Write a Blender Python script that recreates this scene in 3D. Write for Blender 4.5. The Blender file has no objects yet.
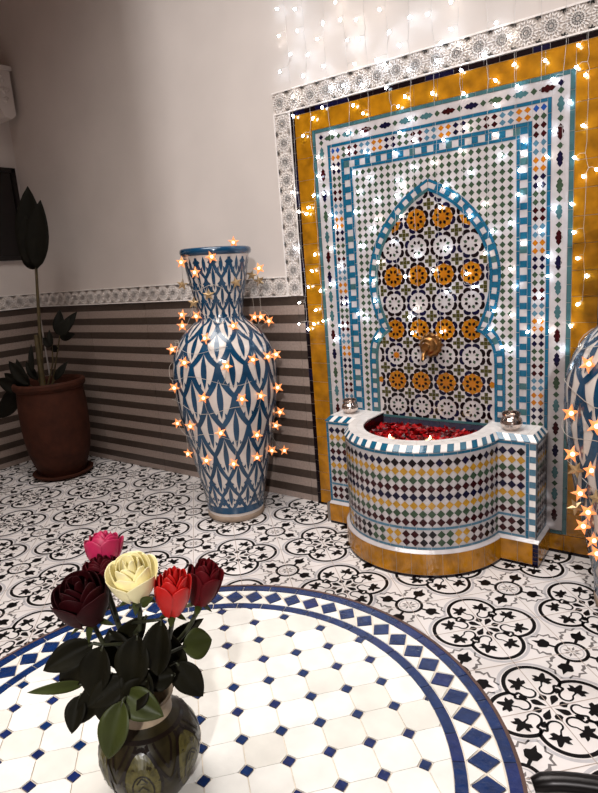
import bpy, bmesh, math, random
from mathutils import Vector, Matrix
random.seed(7)
SC = bpy.context.scene
COL = SC.collection
PI = math.pi
sin, cos = math.sin, math.cos

# ------------------------------------------------------------------ materials
def mat(name, col, rough=.5, metal=0., var=.08, scale=25., bump=0., bscale=80., coat=0., emit=None, estr=0., spec=.5, trans=0., var2=None):
    m = bpy.data.materials.new(name); m.use_nodes = True
    n = m.node_tree.nodes; l = m.node_tree.links
    b = n['Principled BSDF']
    b.inputs['Roughness'].default_value = rough
    b.inputs['Metallic'].default_value = metal
    b.inputs['Coat Weight'].default_value = coat
    b.inputs['Coat Roughness'].default_value = .08
    b.inputs['Specular IOR Level'].default_value = spec
    b.inputs['Transmission Weight'].default_value = trans
    tc = n.new('ShaderNodeTexCoord')
    if var > 0:
        t = n.new('ShaderNodeTexNoise'); t.inputs['Scale'].default_value = scale; t.inputs['Detail'].default_value = 3
        l.new(tc.outputs['Object'], t.inputs['Vector'])
        r = n.new('ShaderNodeValToRGB')
        r.color_ramp.elements[0].position = .3; r.color_ramp.elements[1].position = .7
        lo = tuple(max(0, c*(1-var)) for c in col); hi = var2 or tuple(min(1, c*(1+var)) for c in col)
        r.color_ramp.elements[0].color = (*lo, 1); r.color_ramp.elements[1].color = (*hi, 1)
        l.new(t.outputs['Fac'], r.inputs['Fac']); l.new(r.outputs['Color'], b.inputs['Base Color'])
    else:
        b.inputs['Base Color'].default_value = (*col, 1)
    if bump > 0:
        t2 = n.new('ShaderNodeTexNoise'); t2.inputs['Scale'].default_value = bscale; t2.inputs['Detail'].default_value = 4
        l.new(tc.outputs['Object'], t2.inputs['Vector'])
        bp = n.new('ShaderNodeBump'); bp.inputs['Strength'].default_value = bump; bp.inputs['Distance'].default_value = .004
        l.new(t2.outputs['Fac'], bp.inputs['Height']); l.new(bp.outputs['Normal'], b.inputs['Normal'])
    if emit:
        b.inputs['Emission Color'].default_value = (*emit, 1); b.inputs['Emission Strength'].default_value = estr
    return m

def g(*c):   # sRGB 0..255 -> linear
    return tuple(((x/255)/12.92 if x/255 <= .04045 else ((x/255+.055)/1.055)**2.4) for x in c)

M = {}
M['plaster'] = mat('plaster_paint', g(206,196,190), .75, var=.04, scale=3, bump=.15, bscale=20)
M['carved'] = mat('carved_plaster', g(232,224,219), .7, var=.06, scale=60, bump=.5, bscale=220)
M['carved_deep'] = mat('carved_plaster_ground', g(202,192,184), .85, var=.2, scale=150, bump=1., bscale=260)
M['stripe_l'] = mat('grey_tile', g(150,133,124), .38, var=.14, scale=90)
M['stripe_d'] = mat('dark_tile', g(66,54,47), .38, var=.16, scale=70)
M['grout'] = mat('grout', g(176,166,158), .8, var=.08)
M['wht'] = mat('white_zellige', g(184,176,176), .16, var=.10, scale=22, bump=.25, bscale=45)
M['rimw'] = mat('white_rim_zellige', g(226,220,216), .14, var=.07, scale=30, bump=.25, bscale=45)
M['ochre'] = mat('ochre_zellige', g(156,102,12), .14, var=.38, scale=16, bump=.3, bscale=40)
M['ochre2'] = mat('amber_zellige', g(168,98,14), .12, var=.15, scale=30, bump=.2)
M['yellow'] = mat('yellow_zellige', g(168,124,34), .14, var=.15, scale=30, bump=.2)
M['black'] = mat('black_zellige', g(16,6,10), .12, spec=.3, var=.3, scale=30, bump=.2)
M['navy'] = mat('navy_zellige', g(14,12,40), .12, spec=.3, var=.3, scale=30, bump=.2)
M['blue'] = mat('blue_zellige', g(26,70,140), .14, var=.2, scale=30, bump=.2)
M['teal'] = mat('turquoise_zellige', g(22,88,116), .13, var=.18, scale=22, bump=.25)
M['teal_d'] = mat('grey_teal_zellige', g(60,96,100), .13, var=.18, scale=22, bump=.25)
M['green'] = mat('green_zellige', g(54,72,54), .14, spec=.3, var=.22, scale=30, bump=.2)
M['olive'] = mat('olive_zellige', g(66,62,32), .14, spec=.3, var=.22, scale=30, bump=.2)
M['maroon'] = mat('maroon_zellige', g(46,6,10), .12, spec=.3, var=.25, scale=30, bump=.2)
M['slate'] = mat('slate_blue_zellige', g(58,56,72), .14, var=.2, scale=30, bump=.2, spec=.35)
M['steelb'] = mat('greyblue_zellige', g(70,108,128), .13, var=.2, scale=30, bump=.2)
M['fl_w'] = mat('cement_tile_white', g(230,223,220), .3, var=.03, scale=8)
M['fl_k'] = mat('cement_tile_black', g(6,3,4), .5, spec=.2, var=.2, scale=40)
M['fl_g'] = mat('cement_tile_lightgrey', g(190,186,188), .32, var=.05)
M['fl_g2'] = mat('cement_tile_grey', g(112,106,104), .32, var=.1)
M['fl_gr'] = mat('cement_tile_grout', g(176,160,150), .6, var=.1)
M['tb_gr'] = mat('table_grout', g(206,194,178), .6, var=.1)
M['tb_w'] = [mat('ivory_table_tile', c, .16, var=.07, scale=28, bump=.2, bscale=30) for c in (g(214,211,205), g(206,202,194), g(218,215,209), g(178,171,165))]
M['tb_b'] = mat('blue_table_tile', g(8,36,80), .15, var=.25, scale=60, bump=.3)
M['tb_n'] = mat('deep_blue_table_tile', g(18,34,82), .15, var=.3, scale=60, bump=.3)
M['iron'] = mat('black_iron', g(22,18,18), .3, metal=.6, var=.2)
M['rust'] = mat('table_edge_band', g(86,62,54), .5, metal=.3, var=.25)
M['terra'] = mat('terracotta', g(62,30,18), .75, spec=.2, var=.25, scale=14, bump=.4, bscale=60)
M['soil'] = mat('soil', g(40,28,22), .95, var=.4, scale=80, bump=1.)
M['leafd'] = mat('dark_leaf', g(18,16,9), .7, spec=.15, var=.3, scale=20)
M['stemd'] = mat('plant_stalk', g(70,58,32), .6, var=.3, scale=30)
M['vase_w'] = mat('cream_glaze', g(204,192,184), .2, var=.08, scale=20, coat=.3)
M['vase_b'] = mat('peacock_blue_glaze', g(5,56,86), .2, var=.3, scale=9, coat=.4)
M['vase_f'] = mat('bare_clay_foot', g(150,130,112), .8, var=.15)
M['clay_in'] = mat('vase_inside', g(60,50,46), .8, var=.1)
M['silver'] = mat('mercury_glass', g(206,192,184), .16, metal=1., var=.25, scale=90, bump=.5, bscale=60)
M['brass'] = mat('aged_brass', g(150,106,62), .28, metal=1., var=.3, scale=40, bump=.3, bscale=60)
M['water'] = mat('dark_water', g(30,4,6), .04, var=.0, spec=.8)
M['petal_r'] = mat('red_petal', g(150,0,6), .35, spec=.3, var=.35, scale=50)
M['petal_r2'] = mat('deep_red_petal', g(70,0,5), .35, spec=.3, var=.35, scale=50)
M['wax'] = mat('candle_wax', g(250,225,190), .5, var=.03, emit=g(255,190,110), estr=.6)
M['flame'] = mat('candle_flame', g(255,200,120), .5, var=0, emit=(1,.62,.25), estr=40)
M['tin'] = mat('candle_cup', g(200,195,190), .25, metal=1., var=.1)
M['wick'] = mat('wick', g(20,15,12), .9, var=0)
M['wire'] = mat('clear_cable', g(190,184,180), .35, var=.05, spec=.6)
M['wire_s'] = mat('silver_cable', g(176,166,156), .35, var=.05)
M['led'] = mat('white_led', (1,1,1), .3, var=0, emit=(.72,.86,1.), estr=32)
M['ledw'] = mat('warm_white_led', (1,1,1), .3, var=0, emit=(1.,.93,.84), estr=26)
M['star_on'] = mat('lit_star_shade', g(236,140,80), .35, var=.1, scale=60, emit=(1.,.33,.10), estr=.75)
M['star_core'] = mat('star_lamp', g(255,220,180), .35, var=0, emit=(1.,.66,.36), estr=3.2)
M['star_off'] = mat('unlit_gold_star', g(176,146,106), .3, metal=.5, var=.15, scale=40)
M['frame'] = mat('black_frame', g(16,10,10), .3, var=.1)
M['screen'] = mat('dark_canvas', g(14,8,9), .25, var=.4, scale=6)
M['screen_l'] = mat('pale_brush_stroke', g(110,84,80), .4, var=.3, scale=60)
M['stem'] = mat('rose_stem', g(44,46,26), .55, var=.2)
M['leaf'] = mat('rose_leaf', g(19,17,7), .6, spec=.1, var=.35, scale=30, bump=.3, bscale=60)
M['leaf_l'] = mat('pale_rose_leaf', g(50,56,20), .5, spec=.25, var=.25, scale=30, bump=.3, bscale=60)
M['r_pink'] = mat('pink_petal', g(176,26,76), .5, var=.18, scale=60)
M['r_maroon'] = mat('maroon_petal', g(66,2,12), .6, spec=.15, var=.3, scale=60)
M['r_dark'] = mat('dark_red_petal', g(40,1,5), .6, spec=.15, var=.3, scale=60)
M['r_cream'] = mat('cream_petal', g(240,230,182), .5, var=.06, scale=60)
M['r_red'] = mat('scarlet_petal', g(180,12,8), .5, var=.15, scale=60)
M['r_mar2'] = mat('crimson_petal', g(80,2,10), .6, spec=.15, var=.25, scale=60)
M['jug'] = mat('dark_green_glaze', g(40,34,18), .28, var=.4, scale=60, spec=.3)
M['jug_k'] = mat('black_line_glaze', g(22,14,10), .28, var=.2, spec=.3)
M['jug_l'] = mat('pale_green_glaze', g(74,68,34), .35, var=.5, scale=140, spec=.3)
M['jug_t'] = mat('unglazed_neck', g(150,132,110), .5, var=.25, scale=90)
M['wallp'] = mat('shade_wall_paint', g(150,130,118), .85, var=.04, scale=3)

# ------------------------------------------------------------------ mesh helpers
class MB:
    def __init__(s): s.v = []; s.f = []; s.m = []; s.mats = []; s.idx = {}
    def mi(s, k):
        if k not in s.idx: s.idx[k] = len(s.mats); s.mats.append(k)
        return s.idx[k]
    def add(s, vs, fs, k):
        o = len(s.v); s.v += [tuple(x) for x in vs]; i = s.mi(k)
        for f in fs: s.f.append([o+a for a in f]); s.m.append(i)
    def poly(s, vs, k): s.add(vs, [list(range(len(vs)))], k)
    def box(s, a, b, k):
        x0,y0,z0 = a; x1,y1,z1 = b
        vs = [(x0,y0,z0),(x1,y0,z0),(x1,y1,z0),(x0,y1,z0),(x0,y0,z1),(x1,y0,z1),(x1,y1,z1),(x0,y1,z1)]
        s.add(vs, [(0,3,2,1),(4,5,6,7),(0,1,5,4),(1,2,6,5),(2,3,7,6),(3,0,4,7)], k)
    def grid(s, P, k, cu=False, cv=False):
        nu = len(P); nv = len(P[0]); vs = [p for r in P for p in r]; fs = []
        for i in range(nu if cu else nu-1):
            for j in range(nv if cv else nv-1):
                a = i*nv+j; b = ((i+1) % nu)*nv+j; c = ((i+1) % nu)*nv+(j+1) % nv; d = i*nv+(j+1) % nv
                fs.append((a,b,c,d))
        s.add(vs, fs, k)
    def tube(s, pts, r, k, n=6, caps=True):
        pts = [Vector(p) for p in pts]; rr = r if isinstance(r, (list,tuple)) else [r]*len(pts)
        rings = []; nrm = None
        for i, p in enumerate(pts):
            t = (pts[min(i+1, len(pts)-1)]-pts[max(i-1, 0)])
            if t.length < 1e-9: t = Vector((0,0,1))
            t.normalize()
            if nrm is None:
                nrm = t.orthogonal().normalized()
            else:
                nrm = (nrm - t*nrm.dot(t))
                nrm = nrm.normalized() if nrm.length > 1e-6 else t.orthogonal().normalized()
            b = t.cross(nrm)
            rings.append([p+(nrm*cos(2*PI*j/n)+b*sin(2*PI*j/n))*rr[i] for j in range(n)])
        s.grid(rings, k, cv=True)
        if caps: s.poly(rings[0][::-1], k); s.poly(rings[-1], k)
    def lathe(s, prof, k, n=32, c=(0,0,0), axis='z', ks=None):
        for i in range(len(prof)-1):
            rings = []
            for r, h in (prof[i], prof[i+1]):
                ring = []
                for j in range(n):
                    a = 2*PI*j/n
                    if axis == 'z': ring.append((c[0]+r*cos(a), c[1]+r*sin(a), c[2]+h))
                    else: ring.append((c[0]+r*cos(a), c[1]-h, c[2]+r*sin(a)))
                rings.append(ring)
            s.grid(rings, ks[i] if ks else k, cv=True)
    def build(s, name, parent=None, smooth=False, weld=False):
        me = bpy.data.meshes.new(name); me.from_pydata(s.v, [], s.f)
        for k in s.mats: me.materials.append(k if not isinstance(k, str) else M[k])
        me.polygons.foreach_set('material_index', s.m)
        if smooth: me.polygons.foreach_set('use_smooth', [True]*len(s.f))
        me.update()
        if weld:
            bm = bmesh.new(); bm.from_mesh(me); bmesh.ops.remove_doubles(bm, verts=bm.verts, dist=1e-5); bm.to_mesh(me); bm.free()
        o = bpy.data.objects.new(name, me); COL.objects.link(o)
        if parent: o.parent = parent
        return o

def tag(o, label=None, cat=None, group=None, kind=None):
    if label: o['label'] = label
    if cat: o['category'] = cat
    if group: o['group'] = group
    if kind: o['kind'] = kind
    return o
def empty(name, loc, label, cat, group=None, rz=0):
    o = bpy.data.objects.new(name, None); COL.objects.link(o); o.location = loc; o.rotation_euler = (0,0,rz)
    o.empty_display_size = .05
    return tag(o, label, cat, group)
def copy_tree(o, parent=None):
    c = o.copy(); COL.objects.link(c); c.parent = parent
    for ch in list(o.children): copy_tree(ch, c)
    return c
def bez(a, b, c, d, n=12):
    a, b, c, d = map(Vector, (a,b,c,d)); out = []
    for i in range(n+1):
        t = i/n; out.append(a*(1-t)**3+b*3*t*(1-t)**2+c*3*t*t*(1-t)+d*t**3)
    return out

# ------------------------------------------------------------------ camera (solved from the floor grid and wall lines)
F, YAW, PITCH, ROLL = 596.065, .6426, .2123, -.0765
CAM = Vector((.9239, -2.4906, 1.2623))
cy, sy, cp, sp = cos(YAW), sin(YAW), cos(PITCH), sin(PITCH)
fwd = Vector((-sy*cp, cy*cp, -sp)); rgt = Vector((cy, sy, 0)); up = rgt.cross(fwd)
cr, sr = cos(ROLL), sin(ROLL)
R2 = rgt*cr+up*sr; U2 = up*cr-rgt*sr
cam = bpy.data.cameras.new('camera'); cam.sensor_fit = 'HORIZONTAL'; cam.sensor_width = 36; cam.lens = F*36/598
cam.clip_start = .02
co = bpy.data.objects.new('camera', cam); COL.objects.link(co)
co.matrix_world = Matrix(((R2.x,U2.x,-fwd.x,CAM.x),(R2.y,U2.y,-fwd.y,CAM.y),(R2.z,U2.z,-fwd.z,CAM.z),(0,0,0,1)))
SC.camera = co
def ray(x, y): return fwd+R2*((x-299)/F)-U2*((y-396.5)/F)
def onY(x, y, Y): d = ray(x, y); return CAM+d*((Y-CAM.y)/d.y)
WH = Vector((fwd.x, fwd.y, 0)).normalized()
def onV(x, y, V, off=0):
    d = ray(x, y); t = ((Vector((V[0],V[1],0))-CAM).dot(WH)+off)/d.dot(WH); return CAM+d*t

# ------------------------------------------------------------------ room shell
CX = -.172
XL = -3.32
XR = 2.6; ZT = 3.6; YF = -5.2
def struct(o): o['kind'] = 'structure'; return o
b = MB(); b.box((XL-.15,.02,-.1), (XR,.17,ZT), 'plaster'); wall_back = struct(b.build('wall_back'))
b = MB(); b.box((XL-.15,YF,-.1), (XL,.02,ZT), 'plaster'); wall_left = struct(b.build('wall_left'))

# floor tiles: 20 cm cement tiles, laid diagonally
T = .2; LA = PI/4+.0123; OX, OY = 0.0, -.6713
def fl(a, b_):  # tile coordinates -> world (tile axes at 45 deg to the wall)
    x = a*T; y = b_*T
    return (OX+x*cos(LA)-y*sin(LA), OY+x*sin(LA)+y*cos(LA))
# F motif centres at even/even corners, Q motif at odd/odd corners.
fb = MB()
fb.box((XL-.15,YF,-.12), (XR,.17,0), 'fl_w')
def ring_pts(cx_, cy_, r, a0, a1, n): return [(cx_+r*cos(a0+(a1-a0)*i/n), cy_+r*sin(a0+(a1-a0)*i/n)) for i in range(n+1)]
def stroke(pts, w0, w1=None):
    """flat ribbon polygons from a 2D polyline"""
    w1 = w0 if w1 is None else w1; L = []; R_ = []
    n = len(pts)
    for i, p in enumerate(pts):
        q0 = pts[max(i-1,0)]; q1 = pts[min(i+1,n-1)]
        dx, dy = q1[0]-q0[0], q1[1]-q0[1]; d = math.hypot(dx,dy) or 1; nx, ny = -dy/d, dx/d
        w = (w0+(w1-w0)*i/(n-1))/2
        L.append((p[0]+nx*w, p[1]+ny*w)); R_.append((p[0]-nx*w, p[1]-ny*w))
    return [[L[i], R_[i], R_[i+1], L[i+1]] for i in range(n-1)]
def smooth_curve(pts, sub=6):
    out = []
    P_ = [pts[0]]+list(pts)+[pts[-1]]
    for i in range(1, len(P_)-2):
        p0,p1,p2,p3 = P_[i-1],P_[i],P_[i+1],P_[i+2]
        for j in range(sub):
            t = j/sub
            out.append(tuple(.5*((2*p1[c])+(-p0[c]+p2[c])*t+(2*p0[c]-5*p1[c]+4*p2[c]-p3[c])*t*t+(-p0[c]+3*p1[c]-3*p2[c]+p3[c])*t**3) for c in (0,1)))
    out.append(pts[-1]); return out
def rot(pts, a, c=(0,0)):
    return [(c[0]+x*cos(a)-y*sin(a), c[1]+x*sin(a)+y*cos(a)) for x, y in pts]
IVY = [(0,-.045),(.012,-.02),(.045,-.035),(.07,-.01),(.05,.01),(.075,.04),(.045,.045),(.025,.035),(.012,.09),(0,.1),(-.012,.09),(-.025,.035),(-.045,.045),(-.075,.04),(-.05,.01),(-.07,-.01),(-.045,-.035),(-.012,-.02)]
def quatrefoil():
    out = []   # (polys, material, layer)
    R = .415; c = .462
    def lobe(extra):
        r = R+extra; t = (c+math.sqrt(max(0, 2*r*r-c*c)))/2
        return math.atan2(t, t-c), r
    nx = (c+math.sqrt(2*R*R-c*c))/2
    for k in range(4):
        ph = k*PI/2
        a, r = lobe(.075); out.append((stroke(rot(ring_pts(c,0,r,-a,a,26),ph), .05), 'fl_g', 1))
        a, r = lobe(0); out.append((stroke(rot(ring_pts(c,0,r,-a,a,30),ph), .062), 'fl_k', 2))
        for sg in (1,-1):
            # scroll: from the notch inwards, round the leaf and on towards the lobe's axis
            p = [(nx,nx*sg),(nx-.055,(nx-.075)*sg),(.375,.285*sg),(.29,.235*sg),(.245,.165*sg),(.255,.09*sg),(.315,.045*sg),(.385,.06*sg),(.42,.115*sg)]
            sc_ = smooth_curve(p, 4)
            out.append((stroke(rot(sc_,ph), .045, .024), 'fl_k', 2))
            leaf = rot([(x*2.0,y*1.75) for x,y in IVY], -PI/2+.62*sg)
            leaf = [(x+.53,y+.185*sg) for x,y in leaf]
            out.append(([rot(leaf,ph)], 'fl_k', 2))
            out.append((stroke(rot([(.42,.115*sg),(.50,.16*sg)],ph), .024), 'fl_k', 2))
        bud = [(.13,0),(.17,.05),(.215,.06),(.25,.02),(.30,0),(.25,-.02),(.215,-.06),(.17,-.05)]
        out.append(([rot(bud,ph)], 'fl_k', 2))
        bud2 = [(.05,0),(.12,.028),(.19,.055),(.235,.05),(.28,0),(.235,-.05),(.19,-.055),(.12,-.028)]
        out.append(([rot(bud2,ph+PI/4)], 'fl_k', 2))
        out.append(([rot([(.31,0),(.36,.045),(.43,.03),(.44,0),(.43,-.03),(.36,-.045)],ph+PI/4)], 'fl_k', 2))
    return out
def flower():
    out = []
    out.append((stroke(ring_pts(0,0,.235,0,2*PI,32), .055), 'fl_k', 2))
    out.append((stroke(ring_pts(0,0,.175,0,2*PI,28), .02), 'fl_g', 1))
    for k in range(8):
        out.append(([rot([(.03,0),(.08,.022),(.14,0),(.08,-.022)], k*PI/4)], 'fl_g2', 1))
    tul = [(.26,-.02),(.33,-.022),(.35,-.07),(.43,-.105),(.46,-.085),(.475,-.035),(.56,0),(.475,.035),(.46,.085),(.43,.105),(.35,.07),(.33,.022),(.26,.02)]
    for k in range(4):
        out.append(([rot([(.26+(x-.26)*1.22, y*1.15) for x, y in tul], PI/4+k*PI/2)], 'fl_k', 2))
        for sg in (1,-1):
            pts = [(.33,.035*sg),(.40,.06*sg),(.43,.12*sg),(.50,.10*sg),(.49,.20*sg),(.55,.25*sg),(.50,.32*sg),(.54,.40*sg)]
            out.append((stroke(rot(pts, k*PI/2), .052, .028), 'fl_g2', 1))
    return out
QF, FLW = quatrefoil(), flower()
def stamp(motif, ca, cb):
    for polys, k, layer in motif:
        for p in polys:
            pts = []
            ok = True
            for x, y in p:
                X, Y = fl(ca+x, cb+y)
                if Y > .02 or X < XL: ok = False
                pts.append((X, Y, .0004*layer))
            if ok: fb.poly(pts, k)
N = 26
for i in range(-N, N):
    for j in range(-N, N):
        X, Y = fl(i, j)
        if X < XL-.2 or X > 1.7 or Y > .25 or Y < -2.9: continue
        if X > 1.2 and Y < -1.6: continue
        if (i+j) % 2 == 0 and i % 2 == 0: stamp(FLW, i, j)
        if (i+j) % 2 == 0 and i % 2 == 1: stamp(QF, i, j)
        # grout lines between the 20 cm tiles
        for (a0,b0,a1,b1) in ((i,j,i+1,j),(i,j,i,j+1)):
            w = .006
            q = [fl(a0,b0), fl(a1,b1)]
            dx, dy = q[1][0]-q[0][0], q[1][1]-q[0][1]; d = math.hypot(dx,dy); nx, ny = -dy/d*w*T, dx/d*w*T
            if max(q[0][1], q[1][1]) < .0 and min(q[0][0],q[1][0]) > XL:
                fb.poly([(q[0][0]+nx,q[0][1]+ny,.0010),(q[0][0]-nx,q[0][1]-ny,.0010),(q[1][0]-nx,q[1][1]-ny,.0010),(q[1][0]+nx,q[1][1]+ny,.0010)], 'fl_gr')
floor = struct(fb.build('floor'))

# striped wainscot
ZB = 1.121; ZP = 1.225
PITCHZ = .0945
def stripes(mb, x0, x1, face):
    """face(x, z, off) -> 3D point on the wall"""
    z = ZB
    mb_box(mb, face, x0, x1, 0, ZB, 0, .006, 'grout')
    k = 0
    joints = []
    xx = x0
    js = [x0]+[x0+.0+ (i+1)*.6 for i in range(int((x1-x0)/.6)+1) if x0+(i+1)*.6 < x1]+[x1]
    while z > .005:
        zd = max(0, z-.0455)
        for a, c in zip(js[:-1], js[1:]):
            mb_box(mb, face, a+.0012, c-.0012, zd, z, .006, .010, 'stripe_d')
        zl = max(0, z-PITCHZ)
        if zd > 0:
            for a, c in zip(js[:-1], js[1:]):
                mb_box(mb, face, a+.0012, c-.0012, zl, zd-.0006, .006, .010, 'stripe_l')
        z -= PITCHZ
def mb_box(mb, face, x0, x1, z0, z1, o0, o1, k):
    vs = [face(x0,z0,o0),face(x1,z0,o0),face(x1,z1,o0),face(x0,z1,o0),face(x0,z0,o1),face(x1,z0,o1),face(x1,z1,o1),face(x0,z1,o1)]
    mb.add(vs, [(0,1,2,3),(7,6,5,4),(0,4,5,1),(1,5,6,2),(2,6,7,3),(3,7,4,0)], k)
fB = lambda x, z, o: (x, .02-o, z)
fL = lambda y, z, o: (XL+o, y, z)
ML, MR = CX-.691, CX+.691
b = MB(); stripes(b, XL+.0105, ML, fB)
tag(b.build('striped_tiling', wall_back), 'grey and dark brown horizontally striped wall tiles')
b = MB(); stripes(b, MR, XR-.02, fB); b.build('striped_tiling', wall_back)
b = MB(); stripes(b, YF+.4, .0, fL)
tag(b.build('striped_tiling', wall_left), 'grey and dark brown horizontally striped wall tiles')

# carved plaster friezes: ground, rolled edges and raised interlaced rosettes
def frieze(name, face, x0, x1, z0, z1, parent, vertical=False):
    mb = MB()
    mb_box(mb, face, x0, x1, z0, z1, 0, .012, 'carved_deep')
    e = .007
    L, W = (z1-z0, x1-x0) if vertical else (x1-x0, z1-z0)
    def fc(u, w, o):   # u along, w across
        return face(x0+w, z0+u, o) if vertical else face(x0+u, z0+w, o)
    for w0, w1 in ((0,e),(W-e,W)):
        mb_box(mb, fc, 0, L, w0, w1, .012, .021, 'carved')
    n = max(1, round(L/(W-2*e))); P = L/n; H = W-2*e
    def bar(p, q, w=.0046):
        (ax,ay),(bx,by) = p,q
        d = math.hypot(bx-ax,by-ay)
        if d < 1e-6: return
        nx, ny = -(by-ay)/d*w/2, (bx-ax)/d*w/2
        ins = lambda u, v: (min(max(u,0),L), min(max(v,e*.5),W-e*.5))
        c = [ins(ax+nx,ay+ny),ins(ax-nx,ay-ny),ins(bx-nx,by-ny),ins(bx+nx,by+ny)]
        vs = [fc(u,v,.012) for u,v in c]+[fc(u,v,.0185) for u,v in c]
        mb.add(vs, [(4,5,6,7),(0,1,5,4),(1,2,6,5),(2,3,7,6),(3,0,4,7)], 'carved')
    for i in range(n):
        cu = (i+.5)*P; cw = W/2; R0 = H*.5
        rays = 12
        pt = lambda r, a: (cu+r*R0*cos(a)*P/H, cw+r*R0*sin(a))
        for k in range(rays):
            a = 2*PI*k/rays; h = PI/rays
            bar(pt(.16,a-h), pt(.16,a+h)); 
            bar(pt(.16,a+h), pt(.45,a)); bar(pt(.16,a-h), pt(.45,a))
            bar(pt(.45,a), pt(.66,a+h)); bar(pt(.45,a), pt(.66,a-h))
            bar(pt(.66,a+h), pt(.98,a+h*.3)); bar(pt(.66,a+h), pt(.98,a+h*1.7))
        for su in (-.5,.5):
            for sw in (-1,1):
                q = (cu+su*P, cw+sw*H*.5)
                for k in range(6):
                    a = 2*PI*k/6+.26
                    bar(q, (q[0]+.3*R0*cos(a), q[1]+.3*R0*sin(a)))
    return tag(mb.build(name, parent))
frieze('plaster_frieze', fB, XL+.0, -.967, ZB, ZP, wall_back)
frieze('plaster_frieze', fB, -.967, ML-.003, ZB, 1.99, wall_back, vertical=True)
frieze('plaster_frieze', fB, -.967, MR+.105, 1.99, 2.093, wall_back)
frieze('plaster_frieze', fB, MR+.003, MR+.105, ZB, 1.99, wall_back, vertical=True)
frieze('plaster_frieze', fB, MR+.105, XR-.02, ZB, ZP, wall_back)
frieze('plaster_frieze', fL, YF+.4, 0, ZB, ZP, wall_left)

# carved corbel at the top of the left wall
mb = MB()
prof = [(-.02,2.70),(-.02,2.42),(-.05,2.395),(-.10,2.40),(-.13,2.46),(-.20,2.49),(-.24,2.56),(-.34,2.58),(-.42,2.66),(-.60,2.70)]
n0 = len(prof); vs = [(XL, y, z) for y, z in prof]+[(XL+.17, y, z) for y, z in prof]
mb.add(vs, [list(range(n0))[::-1], list(range(n0, 2*n0))]+[(i, (i+1) % n0, n0+(i+1) % n0, n0+i) for i in range(n0)], 'plaster')
for i in range(60):
    y = -.05-.5*random.random(); z = 2.68-random.random()*.26*(1-(-y)/.75)
    r = .017
    mb.add([(XL+.17,y-r,z),(XL+.17,y,z-r),(XL+.17,y+r,z),(XL+.17,y,z+r),(XL+.184,y,z)], [(0,1,4),(1,2,4),(2,3,4),(3,0,4)], 'plaster')
mb.box((XL,-.75,2.70),(XL+.185,-.01,2.725),'plaster')
struct(mb.build('trim_1'))

# unseen wall added behind the viewer to shade the left of the patio
b = MB(); b.box((XL-.15,-3.5,0), (1.0,-3.35,ZT), 'wallp'); struct(b.build('shade_wall'))

# ------------------------------------------------------------------ mosaic wall panel
PX = empty('wall_mosaic', (0,0,0), 'large zellige mosaic wall panel with keyhole arch niche and ochre border', 'wall mosaic')
def W(d, z, o=0): return (CX+d, -o, z)
def wbox(mb, d0, d1, z0, z1, o0, o1, k):
    f = lambda x, z, o: (CX+x, -o, z); mb_box(mb, f, d0, d1, z0, z1, o0, o1, k)
OF = .0016
def wpoly(mb, pts, k, o=OF): mb.poly([W(x, z, o) for x, z in pts], k)
def quadtile(mb, d0, d1, z0, z1, k, o0=0., o1=.003, gap=.001): wbox(mb, d0+gap, d1-gap, z0+gap, z1-gap, o0, o1, k)
def split(a, b_, step):
    n = max(1, round((b_-a)/step)); return [(a+(b_-a)*i/n, a+(b_-a)*(i+1)/n) for i in range(n)]
D = dict(k=(.691,.668), oc=(.668,.574), td=(.574,.556), lo=(.556,.494), b1=(.494,.479), dd=(.479,.425), b2=(.425,.409), ck=(.409,.380), b3=(.380,.366))
Z = dict(k=(1.987,1.966), oc=(1.966,1.882), td=(1.882,1.866), lo=(1.866,1.805), b1=(1.805,1.791), dd=(1.791,1.735), b2=(1.735,1.720), ck=(1.720,1.693), b3=(1.693,1.680))
mb = MB(); wbox(mb, -.691, .691, 0, 1.987, -.02, 0, 'grout'); mb.build('backing', PX)
def frame_band(key, name, colr, step, zb, parent=PX, label=None):
    mb = MB(); o, i = D[key]; zo, zi = Z[key]
    for a, c in split(zb, zo, step):
        quadtile(mb, -o, -i, a, c, colr(0)); quadtile(mb, i, o, a, c, colr(0))
    for a, c in split(-i, i, step): quadtile(mb, a, c, zi, zo, colr(1))
    return tag(mb.build(name, parent), label)
frame_band('k', 'edge_border', lambda s: 'black' if random.random() < .8 else 'navy', .062, .0, label='thin black tile edging')
frame_band('oc', 'ochre_border', lambda s: 'ochre', .1, .085, label='glossy ochre tile border')
frame_band('td', 'line_border', lambda s: 'teal_d', .07, .085)
for key in ('b1','b2','b3'): frame_band(key, 'line_border', lambda s: 'teal', .055, .1 if key != 'b3' else .45)
# base ochre skirting of the panel
mb = MB()
for a, c in split(-.668, .668, .1): quadtile(mb, a, c, .012, .083, 'ochre', 0, .005)
wbox(mb, -.668, .668, 0, .012, 0, .006, 'black'); wbox(mb, -.556, .556, .084, .097, 0, .004, 'teal_d')
mb.build('base_border', PX)
# white ground of the two patterned bands and the checker
def ground(name, key, zb):
    mb = MB(); o, i = D[key]; zo, zi = Z[key]
    for s in (-1,1): wbox(mb, min(s*o,s*i)+.0005, max(s*o,s*i)-.0005, zb, zo-.0005, 0, .0015, 'wht')
    wbox(mb, -i, i, zi+.0005, zo-.0005, 0, .0015, 'wht')
    return mb
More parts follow.
